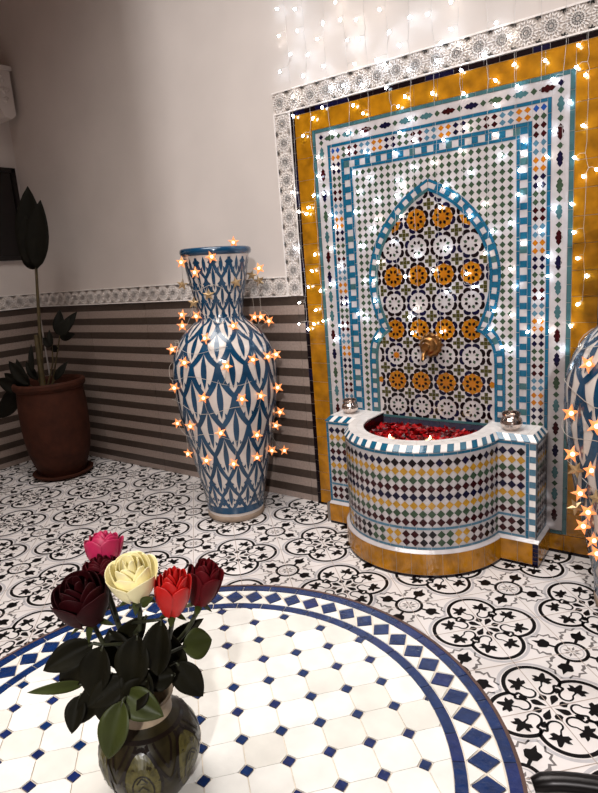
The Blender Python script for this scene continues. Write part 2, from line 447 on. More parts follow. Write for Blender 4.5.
# lozenge band
def cartouche(L, w):
    h = L/2; a = w/2
    return [(-a*.55,-h*.72),(0,-h),(a*.55,-h*.72),(a*.9,-h*.55),(a*.7,-h*.30),(a,0+h*.0-a*.5),(a*1.25,0),(a,a*.5),(a*.7,h*.30),(a*.9,h*.55),(a*.55,h*.72),(0,h),(-a*.55,h*.72),(-a*.9,h*.55),(-a*.7,h*.30),(-a,a*.5),(-a*1.25,0),(-a,-a*.5),(-a*.7,-h*.30),(-a*.9,-h*.55)]
def dia(cx_, cz, r, r2=None): r2 = r2 or r; return [(cx_-r,cz),(cx_,cz-r2),(cx_+r,cz),(cx_,cz+r2)]
mb = ground('lozenge_border', 'lo', .1)
seq = ['teal_d','maroon','navy','green','teal_d','maroon','navy','teal_d']
cL = .525; P = .0945
for s in (-1,1):
    z = 1.82; k = 0
    while z > .14:
        wpoly(mb, [(s*cL+x, z-.047+y) for x, y in cartouche(.060,.0225)], seq[k % 8], .0022)
        if k > 0 or True: wpoly(mb, dia(s*cL, z, .0125), 'green', .0022)
        z -= P; k += 1
n = round(2*cL/P)
for i in range(n):
    x = -cL+(i+.5)*2*cL/n
    wpoly(mb, [(x+y, 1.835+u) for u, y in cartouche(.060,.0225)], seq[(i+3) % 8], .0022)
    if i: wpoly(mb, dia(-cL+i*2*cL/n, 1.835, .0125), 'green', .0022)
for s in (-1,1): wpoly(mb, dia(s*cL, 1.845, .012), 'navy', .0022)
mb.build('lozenge_border', PX)['label'] = 'white band with cartouche tiles in maroon, navy and teal'
# double diamond band
mb = ground('diamond_border', 'dd', .1)
cyc = ['green','maroon','steelb','ochre2','navy']
pz = .0305; cD = .452
for s in (-1,1):
    k = 0; z = 1.775
    while z > .12:
        c = cyc[(k//2+(0 if s > 0 else 3)) % 5] if k else 'blue'
        for dx in (-.0135,.0135): wpoly(mb, dia(s*cD+dx, z, .0118,.0132), c)
        z -= pz; k += 1
n = 28
for i in range(1, n):
    x = -cD+.0135+i*(2*cD-.027)/n
    for dz in (-.0135,.0135): wpoly(mb, dia(x, 1.763+dz, .0132,.0118), cyc[(i//2) % 5])
mb.build('diamond_border', PX)['label'] = 'band of paired diamonds in green, maroon, blue and ochre'
# checker band
mb = ground('checker_border', 'ck', .45)
for s in (-1,1):
    o, i = D['ck']
    for k, (a, c) in enumerate(split(.45, 1.72, .0275)):
        if k % 2: quadtile(mb, min(s*o,s*i), max(s*o,s*i), a, c, 'teal' if random.random() < .85 else 'teal_d', 0, .003, .0008)
for k, (a, c) in enumerate(split(-.38, .38, .0275)):
    if k % 2: quadtile(mb, a, c, 1.693, 1.72, 'teal' if random.random() < .7 else 'teal_d', 0, .003, .0008)
mb.build('checker_border', PX)
# arch curve (inner edge), right half, from the apex down
AR = [(0,1.538),(.04,1.519),(.085,1.490),(.13,1.452),(.175,1.402),(.213,1.345),(.240,1.285),(.256,1.225),(.260,1.17),(.255,1.11),(.242,1.05),(.222,.995),(.200,.945)]
AR2 = [(.200,.945),(.232,.925),(.256,.898),(.270,.865),(.276,.83),(.277,.52)]
def dens(pts, step):
    out = [pts[0]]
    for p, q in zip(pts[:-1], pts[1:]):
        n = max(1, int(math.hypot(q[0]-p[0],q[1]-p[1])/step+.5))
        out += [(p[0]+(q[0]-p[0])*i/n, p[1]+(q[1]-p[1])*i/n) for i in range(1, n+1)]
    return out
def offset(pts, w, first=None, last=None):
    out = []; n = len(pts)
    for i, p in enumerate(pts):
        q0 = pts[max(i-1,0)]; q1 = pts[min(i+1,n-1)]
        dx, dy = q1[0]-q0[0], q1[1]-q0[1]; d = math.hypot(dx,dy) or 1
        out.append((p[0]-dy/d*w, p[1]+dx/d*w))
    return out
A1 = smooth_curve(AR); A2 = smooth_curve(AR2[:5])+[(.277,z/100) for z in range(80, 51, -3)]+[(.277,.50)]
def inarch(x, z, w=0.):
    x = abs(x)
    if z > 1.538+w*1.2: return False
    if z < .82: return x < .277+w
    pts = A1+A2[1:]
    best = None
    for (x0,z0),(x1,z1) in zip(pts[:-1], pts[1:]):
        if min(z0,z1)-w <= z <= max(z0,z1)+w or True:
            t = max(0,min(1,((x-x0)*(x1-x0)+(z-z0)*(z1-z0))/max(1e-9,((x1-x0)**2+(z1-z0)**2))))
            d = math.hypot(x-(x0+t*(x1-x0)), z-(z0+t*(z1-z0)))
            if best is None or d < best: best = d
    # inside test by x at height z
    inside = False
    for (x0,z0),(x1,z1) in zip(pts[:-1], pts[1:]):
        if (z0 >= z > z1):
            xx = x0+(x1-x0)*(z0-z)/(z0-z1)
            inside = x < xx
            break
    if w >= 0: return inside or best < w
    return inside and best > -w
# arch border: line, checker, line, raised 4 mm
mb = MB()
def band(mb, curve, w0, w1, colr, step, s, cap=.006, gap=.0006, d0=0.):
    # walk the curve in equal steps
    acc = [0]
    for p, q in zip(curve[:-1], curve[1:]): acc.append(acc[-1]+math.hypot(q[0]-p[0],q[1]-p[1]))
    Lt = acc[-1]; n = max(1, round(Lt/step))
    ci = offset(curve, w0); cc = offset(curve, w1)
    B_ = (.956,.294); cusp = (.200,.945)
    for L_ in (ci, cc):
        for q_ in range(len(L_)):
            vx, vz = L_[q_][0]-cusp[0], L_[q_][1]-cusp[1]
            side = -vx*B_[1]+vz*B_[0]      # above the mitre line of the cusp: > 0
            if abs(vx) < .09 and abs(vz) < .09 and ((curve is A1 and side < 0) or (curve is A2 and side > 0) or (curve is A1 and q_ == len(L_)-1) or (curve is A2 and q_ == 0)):
                w_ = w0 if L_ is ci else w1
                k_ = min(w_*1.32, max(0, vx*B_[0]+vz*B_[1])) if q_ not in (0, len(L_)-1) else w_*1.32
                L_[q_] = (cusp[0]+B_[0]*max(k_, w_*1.32 if q_ in (0,len(L_)-1) else 0), cusp[1]+B_[1]*max(k_, w_*1.32 if q_ in (0,len(L_)-1) else 0))
    if curve is A1:   # mitre at apex (vertical) and at the cusp
        ci[0] = (0, curve[0][1]+w0*1.15); cc[0] = (0, curve[0][1]+w1*1.15)
    def at(c, t):
        for i in range(len(acc)-1):
            if acc[i+1] >= t-1e-9:
                f = (t-acc[i])/max(1e-9, acc[i+1]-acc[i]); return (c[i][0]+(c[i+1][0]-c[i][0])*f, c[i][1]+(c[i+1][1]-c[i][1])*f)
        return c[-1]
    for k in range(n):
        t0, t1 = Lt*k/n+gap, Lt*(k+1)/n-gap
        m_ = 3; a = [at(ci, t0+(t1-t0)*j/m_) for j in range(m_+1)]; c = [at(cc, t0+(t1-t0)*j/m_) for j in range(m_+1)]
        pts = [(s*x, z) for x, z in a+c[::-1]]
        nn = len(pts); vs = [W(x,z,0) for x,z in pts]+[W(x,z,cap) for x,z in pts]
        mb.add(vs, [list(range(nn,2*nn))]+[(i,(i+1)%nn,nn+(i+1)%nn,nn+i) for i in range(nn)], colr(k))
CK = lambda k: ('teal' if random.random() < .85 else 'teal_d') if k % 2 else 'wht'
for s in (-1,1):
    for cur in (A1, A2):
        band(mb, cur, .0005, .0125, lambda k: 'teal_d' if s < 0 else 'teal', .045, s)
        band(mb, cur, .0135, .0335, CK, .024, s)
        band(mb, cur, .0345, .0455, lambda k: 'teal', .045, s)
tag(mb.build('arch_border', PX), 'keyhole arch border of turquoise and white checks')
# trellis field around the arch
mb = MB(); wbox(mb, -.366, .366, .45, 1.68, 0, .001, 'wht')
PT = .0312
i0 = int(.366/PT)
for i in range(-11, 12):
    for j in range(0, 42):
        x = i*PT*1.0; z = 1.662-j*PT*.99
        if z < .47 or abs(x) > .352 or inarch(x, z, .030): continue
        wpoly(mb, dia(x, z, .0125, .0132), 'green', .0016)
tag(mb.build('trellis_field', PX), 'white field dotted with small green diamonds')
# star mosaic inside the arch
mb = MB()
hc = A1+A2[1:]
for (x0,z0),(x1,z1) in zip(hc[:-1], hc[1:]):
    if z0-z1 > 1e-5: wpoly(mb, [(-x0-.0004,z0),(-x1-.0004,z1),(x1+.0004,z1),(x0+.0004,z0)], 'wht', .0013)
def spoly(pts, k, off=.0020, m=0.):
    cx_ = sum(p[0] for p in pts)/len(pts); cz = sum(p[1] for p in pts)/len(pts)
    if cz > .535 and inarch(cx_, cz, -.0005): wpoly(mb, pts, k, off)
PR = .1205
for j in range(-1, 9):
    zc = .711-PR*.99+j*PR*.99
    och = (j % 2 == 1)
    for i in range(-3, 3):
        xc = (i+.5)*PR
        if och:
            st = []
            for k in range(16):
                a = PI/8*k; r = .0490 if k % 2 == 0 else .0420
                st.append((xc+r*cos(a), zc+r*sin(a)))
            # ochre ground in 8 wedges so that the arch edge cuts it cleanly
            for k in range(16):
                spoly([(xc,zc), st[k], st[(k+1)%16]], 'ochre2' if k % 2 else 'ochre', .0016)
        core = 'ochre2' if (och or (j == 2 and i == -2)) else 'wht'
        cs = []
        for k in range(16):
            a = PI/8*k; r = .0185 if k % 2 == 0 else .0125
            cs.append((xc+r*cos(a), zc+r*sin(a)))
        if core != 'wht': spoly(cs, core, .0026)
        for k in range(8):
            a = PI/8+PI/4*k
            c0 = cos(a); s0 = sin(a)
            spoly(rot([(.0150,0),(.0235,.0074),(.0345,0),(.0235,-.0074)], a, (xc,zc)), 'black' if och or k % 3 else 'green', .0026)
            # bent dark bars ringing the rosette
            ring = [(.047*cos(t), .047*sin(t)) for t in (-.20,0,.20)]
            ring2 = [(.0575*cos(t), .0575*sin(t)) for t in (.23,0,-.23)]
            mid = [(.0435,-.013),(.0435,.013)]
            barp = [(.0440,-.0150),(.0500,-.0195),(.0580,-.0160),(.0640,-.0070),(.0640,.0070),(.0580,.0160),(.0500,.0195),(.0440,.0150),(.0475,.0050),(.0475,-.0050)]
            spoly(rot([(x*.95,y*.93) for x,y in barp], a, (xc,zc)), 'black' if random.random() < .6 else 'navy', .0026)
        # olive cross at the cell corner
        qx, qz = xc+PR/2, zc+PR*.99/2
        for ex, ez in ((0,0),(.0165,0),(-.0165,0),(0,.0165),(0,-.0165)):
            w = .0078
            spoly([(qx+ex-w,qz+ez-w),(qx+ex+w,qz+ez-w),(qx+ex+w,qz+ez+w),(qx+ex-w,qz+ez+w)], 'olive', .0026)
# dark tiles at the back of the pool
for a, c in split(-.277, .277, .05):
    quadtile(mb, a, c, .44, .528, 'slate', 0, .006)
wbox(mb, -.277, .277, .529, .539, 0, .006, 'teal_d')
tag(mb.build('star_mosaic', PX), 'mosaic of eight-pointed stars, alternate rows ochre')

# brass water spout
sp_ = MB()
zc = .885; xc = CX+.005
sp_.lathe([(0,.0),(.030,.0),(.034,.006),(.030,.012),(.040,.016),(.050,.024),(.052,.032),(.046,.040),(.034,.043),(.030,.050),(.036,.056),(.038,.064),(.030,.072),(.018,.076),(.020,.084),(.016,.092),(0,.094)], 'brass', 28, (xc,-.002,zc), 'y')
for k in range(12):
    a = 2*PI*k/12; c = Vector((xc+.048*cos(a), -.030, zc+.048*sin(a)))
    sp_.tube([c+Vector((0,.010,0)), c, c-Vector((0,.012,0))], [.006,.010,.005], 'brass', 6)
spout = sp_.build('water_spout', None, True)
tag(spout, 'round brass water spout on the starred mosaic above the pool', 'spout')
nz = MB(); nz.tube(bez((xc,-.07,zc-.02),(xc,-.10,zc-.025),(xc,-.115,zc-.03),(xc,-.118,zc-.055),8), .0085, 'brass', 10); nz.build('nozzle', spout, True)

# ------------------------------------------------------------------ fountain basin
BA = empty('fountain_basin', (CX,-.2,0), 'D-shaped tiled fountain basin with side ledges below the arch', 'fountain')
BC = (CX, -.13); BR = .345; BY = -.165; BH = .492; ZTOP = .55
jx = math.sqrt(BR**2-(BY-BC[1])**2); a_j = math.asin((BY-BC[1])/BR)   # small negative
A0 = PI-a_j; A1_ = 2*PI+a_j
arcL = BR*(A1_-A0); boxL = BH-jx
def Pf(s, z, off=0, grow=0.):
    """front outline unrolled; s=0 at left box corner"""
    if s < boxL: return (CX-BH+s, BY-off, z)
    s2 = s-boxL
    if s2 <= arcL:
        a = A0+s2/BR; return (BC[0]+(BR+off)*cos(a), BC[1]+(BR+off)*sin(a), z)
    s3 = s2-arcL; return (CX+jx+s3, BY-off, z)
TOT = 2*boxL+arcL
def Ps(side):   # side faces of the boxes: s from 0 (front corner) to depth
    return lambda s, z, off=0: (CX+side*(BH+off), BY+s, z)
segs = [(0,boxL),(boxL,boxL+arcL),(boxL+arcL,TOT)]
def strip(mb, f, s0, s1, z0, z1, off, k, step=.02):
    n = max(1, int((s1-s0)/step)); 
    P_ = [[f(s0+(s1-s0)*i/n, z, off) for z in (z0, z1)] for i in range(n+1)]; mb.grid(P_, k)
def tiles(mb, f, s0, s1, z0, z1, off, colr, step, gap=.0007, sub=3, th=.002):
    for k, (a, c) in enumerate(split(s0, s1, step)):
        pa = [f(a+gap+(c-a-2*gap)*i/sub, z0+gap, off+th) for i in range(sub+1)]+[f(a+gap+(c-a-2*gap)*i/sub, z1-gap, off+th) for i in range(sub,-1,-1)]
        mb.poly(pa, colr(k))
def dpoly(mb, f, pts, k, off): mb.poly([f(s, z, off) for s, z in pts], k)
bs = MB()
strip(bs, Pf, 0, boxL-1e-6, .0, .525, 0, 'wht'); strip(bs, Pf, boxL, boxL+arcL, 0, .525, 0, 'wht'); strip(bs, Pf, boxL+arcL+1e-6, TOT, 0, .525, 0, 'wht')
for sd in (-1,1): strip(bs, Ps(sd), 0, -BY, 0, .525, 0, 'wht')
bs.build('basin_body', BA)
# inner pool shell
rI = .262
def inner(z): return [(CX-rI,0.0,z),(CX-rI,-.06,z)]+[(BC[0]+rI*cos(PI+PI*i/24), BC[1]+rI*sin(PI+PI*i/24), z) for i in range(25)]+[(CX+rI,-.06,z),(CX+rI,0.0,z)]
ip = MB(); ip.grid([inner(.545), inner(.44)], 'maroon'); ip.poly(inner(.44), 'maroon'); ip.build('pool_lining', BA)
# rim: flat white top and slanted turquoise/white checks
rim = MB()
def outer(t, z, off):   # t in 0..1 over side+front+side
    pass
def topring(off):
    pts = [(CX-BH-off*0+(-off), 0.0)]
    pts += [(CX-BH-off, BY-off)]
    ja = math.asin((BY-off-BC[1])/(BR+off)); 
    a0 = PI-ja; a1 = 2*PI+ja
    n = 34
    pts += [(BC[0]+(BR+off)*cos(a0+(a1-a0)*i/n), BC[1]+(BR+off)*sin(a0+(a1-a0)*i/n)) for i in range(n+1)]
    pts += [(CX+BH+off, BY-off), (CX+BH+off, 0.0)]
    return pts
o1 = topring(-.016)
no = len(o1)
# flat top: connect outer ring to inner ring by splitting: left box, arc, right box
rim.poly([(o1[0][0],o1[0][1],ZTOP),(o1[1][0],o1[1][1],ZTOP),(o1[2][0],o1[2][1],ZTOP),(CX-rI,BY,ZTOP),(CX-rI,0,ZTOP)], 'rimw')
rim.poly([(CX+rI,0,ZTOP),(CX+rI,BY,ZTOP),(o1[-3][0],o1[-3][1],ZTOP),(o1[-2][0],o1[-2][1],ZTOP),(o1[-1][0],o1[-1][1],ZTOP)], 'rimw')
arc_o = o1[2:-2]; nn = len(arc_o)
arc_i = []
a_i = math.asin((BY-BC[1])/rI)
for i in range(nn):
    a = (PI-a_i)+((2*PI+a_i)-(PI-a_i))*i/(nn-1); arc_i.append((BC[0]+rI*cos(a), BC[1]+rI*sin(a)))
rim.grid([[(*p_,ZTOP) for p_ in arc_o],[(*p_,ZTOP) for p_ in arc_i]], 'rimw')
rim.grid([[(*p_[:2],ZTOP) for p_ in inner(0)],[(*p_[:2],ZTOP-.012) for p_ in inner(0)]], 'rimw')
rim.build('rim_top', BA)
# grout joints on the flat rim
gj = MB()
for i in range(1, nn-1, 2):
    (x0,y0),(x1,y1) = arc_o[i], arc_i[i]; d = math.hypot(x1-x0,y1-y0); nx, ny = -(y1-y0)/d*.0008, (x1-x0)/d*.0008
    gj.poly([(x0+nx,y0+ny,ZTOP+.0004),(x1+nx,y1+ny,ZTOP+.0004),(x1-nx,y1-ny,ZTOP+.0004),(x0-nx,y0-ny,ZTOP+.0004)], 'grout')
mid_ = [((a[0]*.5+c[0]*.5),(a[1]*.5+c[1]*.5)) for a, c in zip(arc_o, arc_i)]
for q in stroke(mid_, .0014): gj.poly([(x,y,ZTOP+.0004) for x,y in q], 'grout')
for sd in (-1,1):
    for i in range(1,6):
        x = CX+sd*(rI+(BH-rI)*i/6)
        if abs(x-CX) > jx-.01: gj.box((x-.0007,BY+.016,ZTOP),(x+.0007,0,ZTOP+.0004),'grout')
    gj.box((min(CX+sd*rI,CX+sd*(BH-.016)),-.08,ZTOP),(max(CX+sd*rI,CX+sd*(BH-.016)),-.0786,ZTOP+.0004),'grout')
gj.build('rim_joints', BA)
# slanted checks
rc = MB()
o2 = topring(0.004); o1d, o2d = [], []
lens = [0]
for p_, q_ in zip(o2[:-1], o2[1:]): lens.append(lens[-1]+math.hypot(q_[0]-p_[0], q_[1]-p_[1]))
def ato(pts, t):
    for i in range(len(lens)-1):
        if lens[i+1] >= t-1e-9:
            f = (t-lens[i])/(lens[i+1]-lens[i]); return (pts[i][0]+(pts[i+1][0]-pts[i][0])*f, pts[i][1]+(pts[i+1][1]-pts[i][1])*f)
    return pts[-1]
brk = [lens[0], lens[1], lens[2], lens[-3], lens[-2], lens[-1]]
kk = 0
for s0, s1 in zip(brk[:-1], brk[1:]):
    for a, c in split(s0, s1, .027):
        m_ = 2; A = []
        for j in range(m_+1):
            t = a+.0004+(c-a-.0008)*j/m_; x1, y1 = ato(o2, t); x0, y0 = ato(o1, t)
            A.append([(x1,y1,.524),(x1,y1,.528),(x0,y0,ZTOP)])
        k_ = 'rimw' if (kk % 2 or random.random() < .15) else random.choice(['teal','teal','steelb']); kk += 1
        rc.grid(A, k_)
rc.build('rim_checks', BA)
# patterned facing
fc_ = MB()
rowc = ['black','yellow','green','maroon','navy','yellow','green','maroon']
zr = [.482-.0356*i for i in range(8)]
def panel(f, s0, s1, bl, br, nd, checkR=None):
    # s0..s1 field with optional vertical turquoise lines at bl / br
    a = s0+(.013 if bl else 0); c = s1-(.013 if br else 0)
    if bl: 
        for z0, z1 in split(.10, .520, .05): dpoly(fc_, f, [(s0,z0),(s0+.012,z0),(s0+.012,z1-.001),(s0,z1-.001)], 'teal', .0022)
    if br:
        for z0, z1 in split(.10, .520, .05): dpoly(fc_, f, [(s1-.012,z0),(s1,z0),(s1,z1-.001),(s1-.012,z1-.001)], 'teal', .0022)
    n = max(1, round((c-a)/.0352)); P_ = (c-a)/n
    for j, z in enumerate(zr):
        for i in range(n):
            cc = rowc[j]
            if cc == 'black' and random.random() < .3: cc = 'navy'
            dpoly(fc_, f, dia(a+(i+.5)*P_, z, P_*.492, .0176), cc, .0022)
    prs = ['maroon','black','green','yellow']
    for j, z in enumerate((.181,.146)):
        for i in range(n):
            dpoly(fc_, f, dia(a+(i+.5)*P_, z, P_*.485, .0172), prs[(i//2) % 4], .0022)
    for z0, z1 in ((.510,.522),(.201,.213),(.116,.127)):
        tiles(fc_, f, a, c, z0, z1, 0, lambda k: 'teal' if z0 > .5 else 'steelb', .055, th=.0024)
panel(Pf, boxL+.001, boxL+arcL-.001, False, False, 0)
panel(Pf, 0, boxL-.001, True, False, 0)
# right box front: field, line, then turquoise/white corner column
panel(Pf, boxL+arcL+.001, TOT-.026, False, True, 0)
tiles_z = split(.125, .520, .0265)
for k, (z0, z1) in enumerate(tiles_z):
    dpoly(fc_, Pf, [(TOT-.024,z0),(TOT,z0),(TOT,z1-.001),(TOT-.024,z1-.001)], 'steelb' if k % 2 == 0 else 'rimw', .0022)
for sd in (-1,1):
    f = Ps(sd); panel(f, .002, -BY-.002, True, True, 0)
fc_.build('tile_facing', BA)
# ochre skirting
sk = MB()
for f, s0, s1 in ((Pf,0,boxL-.001),(Pf,boxL,boxL+arcL),(Pf,boxL+arcL+.001,TOT+.016)):
    strip(sk, f, s0, s1, .0, .012, .017, 'black')
    tiles(sk, f, s0, s1, .012, .104, .0145, lambda k: 'ochre', .06 if f is Pf and s1-s0 > .3 else .085, th=.0025, sub=4)
    strip(sk, f, s0, s1, .0, .104, .0145, 'grout')
    n = max(2, int((s1-s0)/.02)); sk.grid([[f(s0+(s1-s0)*i/n, z, o_) for z, o_ in ((.104,.016),(.115,.002))] for i in range(n+1)], 'wht')
for sd in (-1,1):
    f = Ps(sd)
    strip(sk, f, -.017, -BY, .0, .012, .017, 'black'); tiles(sk, f, -.017, -BY, .012, .104, .0145, lambda k: 'ochre', .085, th=.0025)
    strip(sk, f, -.017, -BY, .0, .104, .0145, 'grout'); sk.grid([[f(s, z, o_) for z, o_ in ((.104,.016),(.115,.002))] for s in (-.005,-BY)], 'wht')
for k, (z0,z1) in enumerate(split(.012,.104,.018)): dpoly(sk, Pf, [(TOT-.006,z0),(TOT+.016,z0),(TOT+.016,z1-.001),(TOT-.006,z1-.001)], 'navy', .0180)
sk.build('ochre_skirting', BA)
for ch in list(BA.children):
    ch.matrix_parent_inverse = Matrix.Translation(BA.location).inverted()
wtr = MB(); wtr.poly([(x*.999+CX*.001, y*.999, .484) for x, y, z in inner(0)], 'water')
w_ = wtr.build('pool_water', BA); w_.matrix_parent_inverse = Matrix.Translation(BA.location).inverted()
# floating petals (uncountable heap)
pt = MB()
cands = [(-.268,-.262),(-.098,-.222)]
for i in range(900):
    while True:
        x = random.uniform(-rI,rI); y = random.uniform(-.385,-.012)
        if (y > -.13 and abs(x) < rI-.02) or math.hypot(x, y+.13) < rI-.02: break
    X = CX+x
    if any(math.hypot(X-a, y-c) < .026 for a, c in cands): continue
    s_ = random.uniform(.010,.019); th = random.uniform(0,2*PI); tl = random.uniform(-.6,.6); tr = random.uniform(-.5,.5); z0 = .487+random.uniform(0,.014)
    mtx = Matrix.Translation((X,y,z0)) @ Matrix.Rotation(th,4,'Z') @ Matrix.Rotation(tl,4,'X') @ Matrix.Rotation(tr,4,'Y')
    G = [[mtx @ Vector((s_*u*(1-.25*v), s_*v, s_*.35*(u*u+v*v*.6))) for v in (-1,-.3,.4,1)] for u in (-.9,-.3,.3,.9)]
    pt.grid(G, 'petal_r' if random.random() < .6 else 'petal_r2')
tag(pt.build('rose_petals', None, True), 'scattered red rose petals floating in the fountain pool', 'petals', kind='stuff')
# floating candles
def candle(x, y, label):
    o_ = empty('floating_candle', (x,y,.496), label, 'candle', 'candles floating in the fountain')
    m_ = MB(); m_.lathe([(0,-.006),(.019,-.006),(.022,.012),(.0225,.012),(.0215,.010)], 'tin', 20); m_.build('cup', o_, True)
    m_ = MB(); m_.lathe([(.0213,.008),(.012,.0095),(0,.010)], 'wax', 20); wx_ = m_.build('wax', o_, True)
    m_ = MB(); m_.tube([(0,0,.009),(0,0,.016)], .0008, 'wick', 5); m_.build('wick', wx_)
    m_ = MB(); m_.lathe([(0,.012),(.0035,.014),(.0045,.018),(.0032,.023),(.0012,.028),(0,.030)], 'flame', 10); m_.build('flame', o_, True)
    return o_
candle(*cands[0], 'lit tealight among the petals, nearer the left ledge')
candle(*cands[1], 'lit tealight among the petals, right one in the pool')

# mercury glass votives on the ledges
def votive(x, y, label, s=1.):
    o_ = empty('votive_holder', (x,y,ZTOP+.0005), label, 'candle holder', 'silver votive holders on the basin ledges')
    m_ = MB(); m_.lathe([(0,0),(.024*s,0),(.026*s,.003),(.036*s,.014*s),(.041*s,.028*s),(.038*s,.042*s),(.030*s,.052*s),(.028*s,.056*s)], 'silver', 30); m_.build('bowl', o_, True)
    m_ = MB(); m_.lathe([(.028*s,.056*s),(.034*s,.059*s),(.035*s,.066*s),(.034*s,.068*s),(.030*s,.067*s),(.029*s,.058*s),(.034*s,.040*s),(.030*s,.012*s),(0,.010*s)], 'silver', 30); m_.build('neck_ring', o_, True)
    return o_
votive(-.578, -.075, 'silver mercury-glass votive holder on the left ledge of the basin', 1.0)
votive(.205, -.100, 'silver mercury-glass votive holder on the right ledge of the basin', 1.08)

# ------------------------------------------------------------------ big painted vases
VP = [(0,.0),(.140,.0),(.150,.006),(.152,.028),(.148,.034),(.150,.05),(.152,.085),(.165,.15),(.182,.23),(.204,.34),(.226,.45),(.245,.55),(.258,.65),(.263,.74),(.262,.80),(.253,.86),(.236,.91),(.212,.950),(.184,.985),(.152,1.015),(.126,1.035),(.113,1.055),(.112,1.08),(.118,1.12),(.131,1.18),(.143,1.24),(.153,1.30),(.160,1.345),(.163,1.352)]
VR = [(.163,1.352),(.172,1.358),(.176,1.370),(.174,1.382),(.166,1.388),(.152,1.386),(.146,1.375),(.140,1.33),(.10,1.10),(.0,1.08)]
def vr(z):
    for (r0,z0),(r1,z1) in zip(VP[2:-1], VP[3:]):
        if z0 <= z <= z1: return r0+(r1-r0)*(z-z0)/(z1-z0)
    return VP[-1][0]
def make_vase(x, y, label, rz):
    o_ = empty('floor_vase', (x,y,0), label, 'vase', 'large painted floor vases by the fountain', rz)
    fine = []
    for (r0,z0),(r1,z1) in zip(VP[:-1], VP[1:]): fine.append((r0,z0))
    fine.append(VP[-1])
    m_ = MB(); m_.lathe(VP[:5], 'vase_f', 64); m_.build('foot', o_, True, True)
    m_ = MB(); m_.lathe(VP[4:], 'vase_w', 64); body_ = m_.build('body', o_, True, True)
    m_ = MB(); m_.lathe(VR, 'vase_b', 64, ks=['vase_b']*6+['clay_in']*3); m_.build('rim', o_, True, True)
    m_ = MB()
    nodes = [.075,.155,.25,.385,.54,.69,.84,.945,1.02,1.09,1.165,1.245,1.34]
    NC = 12
    def S(u, z, off=.0015):   # u in columns
        a = 2*PI*u/NC; r = vr(z)+off; return (r*cos(a), r*sin(a), z)
    def ribbon(ptsuz, w0, w1=None):
        # width in metres, along the horizontal/vertical local frame
        n = len(ptsuz); Lp = []; Rp = []
        for i, (u, z) in enumerate(ptsuz):
            u0, z0 = ptsuz[max(i-1,0)]; u1, z1 = ptsuz[min(i+1,n-1)]
            c = 2*PI*vr(z)/NC
            dx, dz = (u1-u0)*c, z1-z0
            d = math.hypot(dx,dz) or 1; nx, nz = -dz/d, dx/d
            w = w0(i/(n-1))/2 if callable(w0) else w0/2
            Lp.append((u+nx*w/c, z+nz*w)); Rp.append((u-nx*w/c, z-nz*w))
        for i in range(n-1):
            q = [Lp[i],Rp[i],Rp[i+1],Lp[i+1]]
            m_.poly([S(a, min(max(b2,.07),1.352)) for a, b2 in q], 'vase_b')
    for m in range(len(nodes)-1):
        z0, z1 = nodes[m], nodes[m+1]; wbase = .021*min(1.1, max(.55, vr((z0+z1)/2)/.24))
        for k in range(NC):
            u = k+(m % 2)*.5
            for s in (-1,1):
                pts = []
                for i in range(15):
                    t = i/14; e = t*t*(3-2*t)
                    e = .35*(1-t)+.65*(1-t)**2.5; pts.append((u+s*.5*(1-e), z0+(z1-z0)*t))
                ribbon(pts, lambda t: wbase*(1+.25*sin(PI*t)))
    for m in range(0, len(nodes)):
        zc = nodes[m]; zu = nodes[m+1] if m+1 < len(nodes) else 1.35; zd = nodes[m-1] if m else .08
        for k in range(NC):
            u = k+.5+(m % 2)*.5
            za = zc-(zc-zd)*.72; zb = zc+(zu-zc)*.55
            if za < .095: za = .095
            wl = .029*vr(zc)/.25
            pts = [(u, za+(zb-za)*i/12) for i in range(13)]
            ribbon(pts, lambda t: wl*max(.03, sin(PI*t))**.9)
            for s in (-1,1):      # small cusps on the inner side of each cell
                for t in (.30,.70):
                    zz = zd+(zu-zd)*t; hw = .5-abs(t-.5)*.62; cw = 2*PI*vr(zz)/NC
                    q = [(u+s*hw,zz+.012),(u+s*hw,zz-.012),(u+s*(hw-.012/cw),zz)]
                    m_.poly([S(a, min(max(b2,.07),1.352)) for a, b2 in q], 'vase_b')
    m_.build('painted_lattice', body_)['label'] = 'peacock blue ogee lattice with spindles'
    m_ = MB(); m_.lathe([(vr(.05)+.0018,.050),(vr(.08)+.0018,.086)], 'vase_b', 64); m_.build('foot_band', body_, True)
    return o_
VX, VY = -1.197, -.297
TILT = .020
v_ = make_vase(VX, VY, 'tall blue and cream lattice vase in front of the striped wall', .1)
v_.rotation_mode = 'QUATERNION'; v_.rotation_quaternion = Matrix.Rotation(TILT, 3, WH).to_quaternion() @ Matrix.Rotation(.1, 3, 'Z').to_quaternion()
RX, RY = .715, -.29
make_vase(RX, RY, 'tall blue and cream lattice vase right of the fountain, cut by the frame', .3)

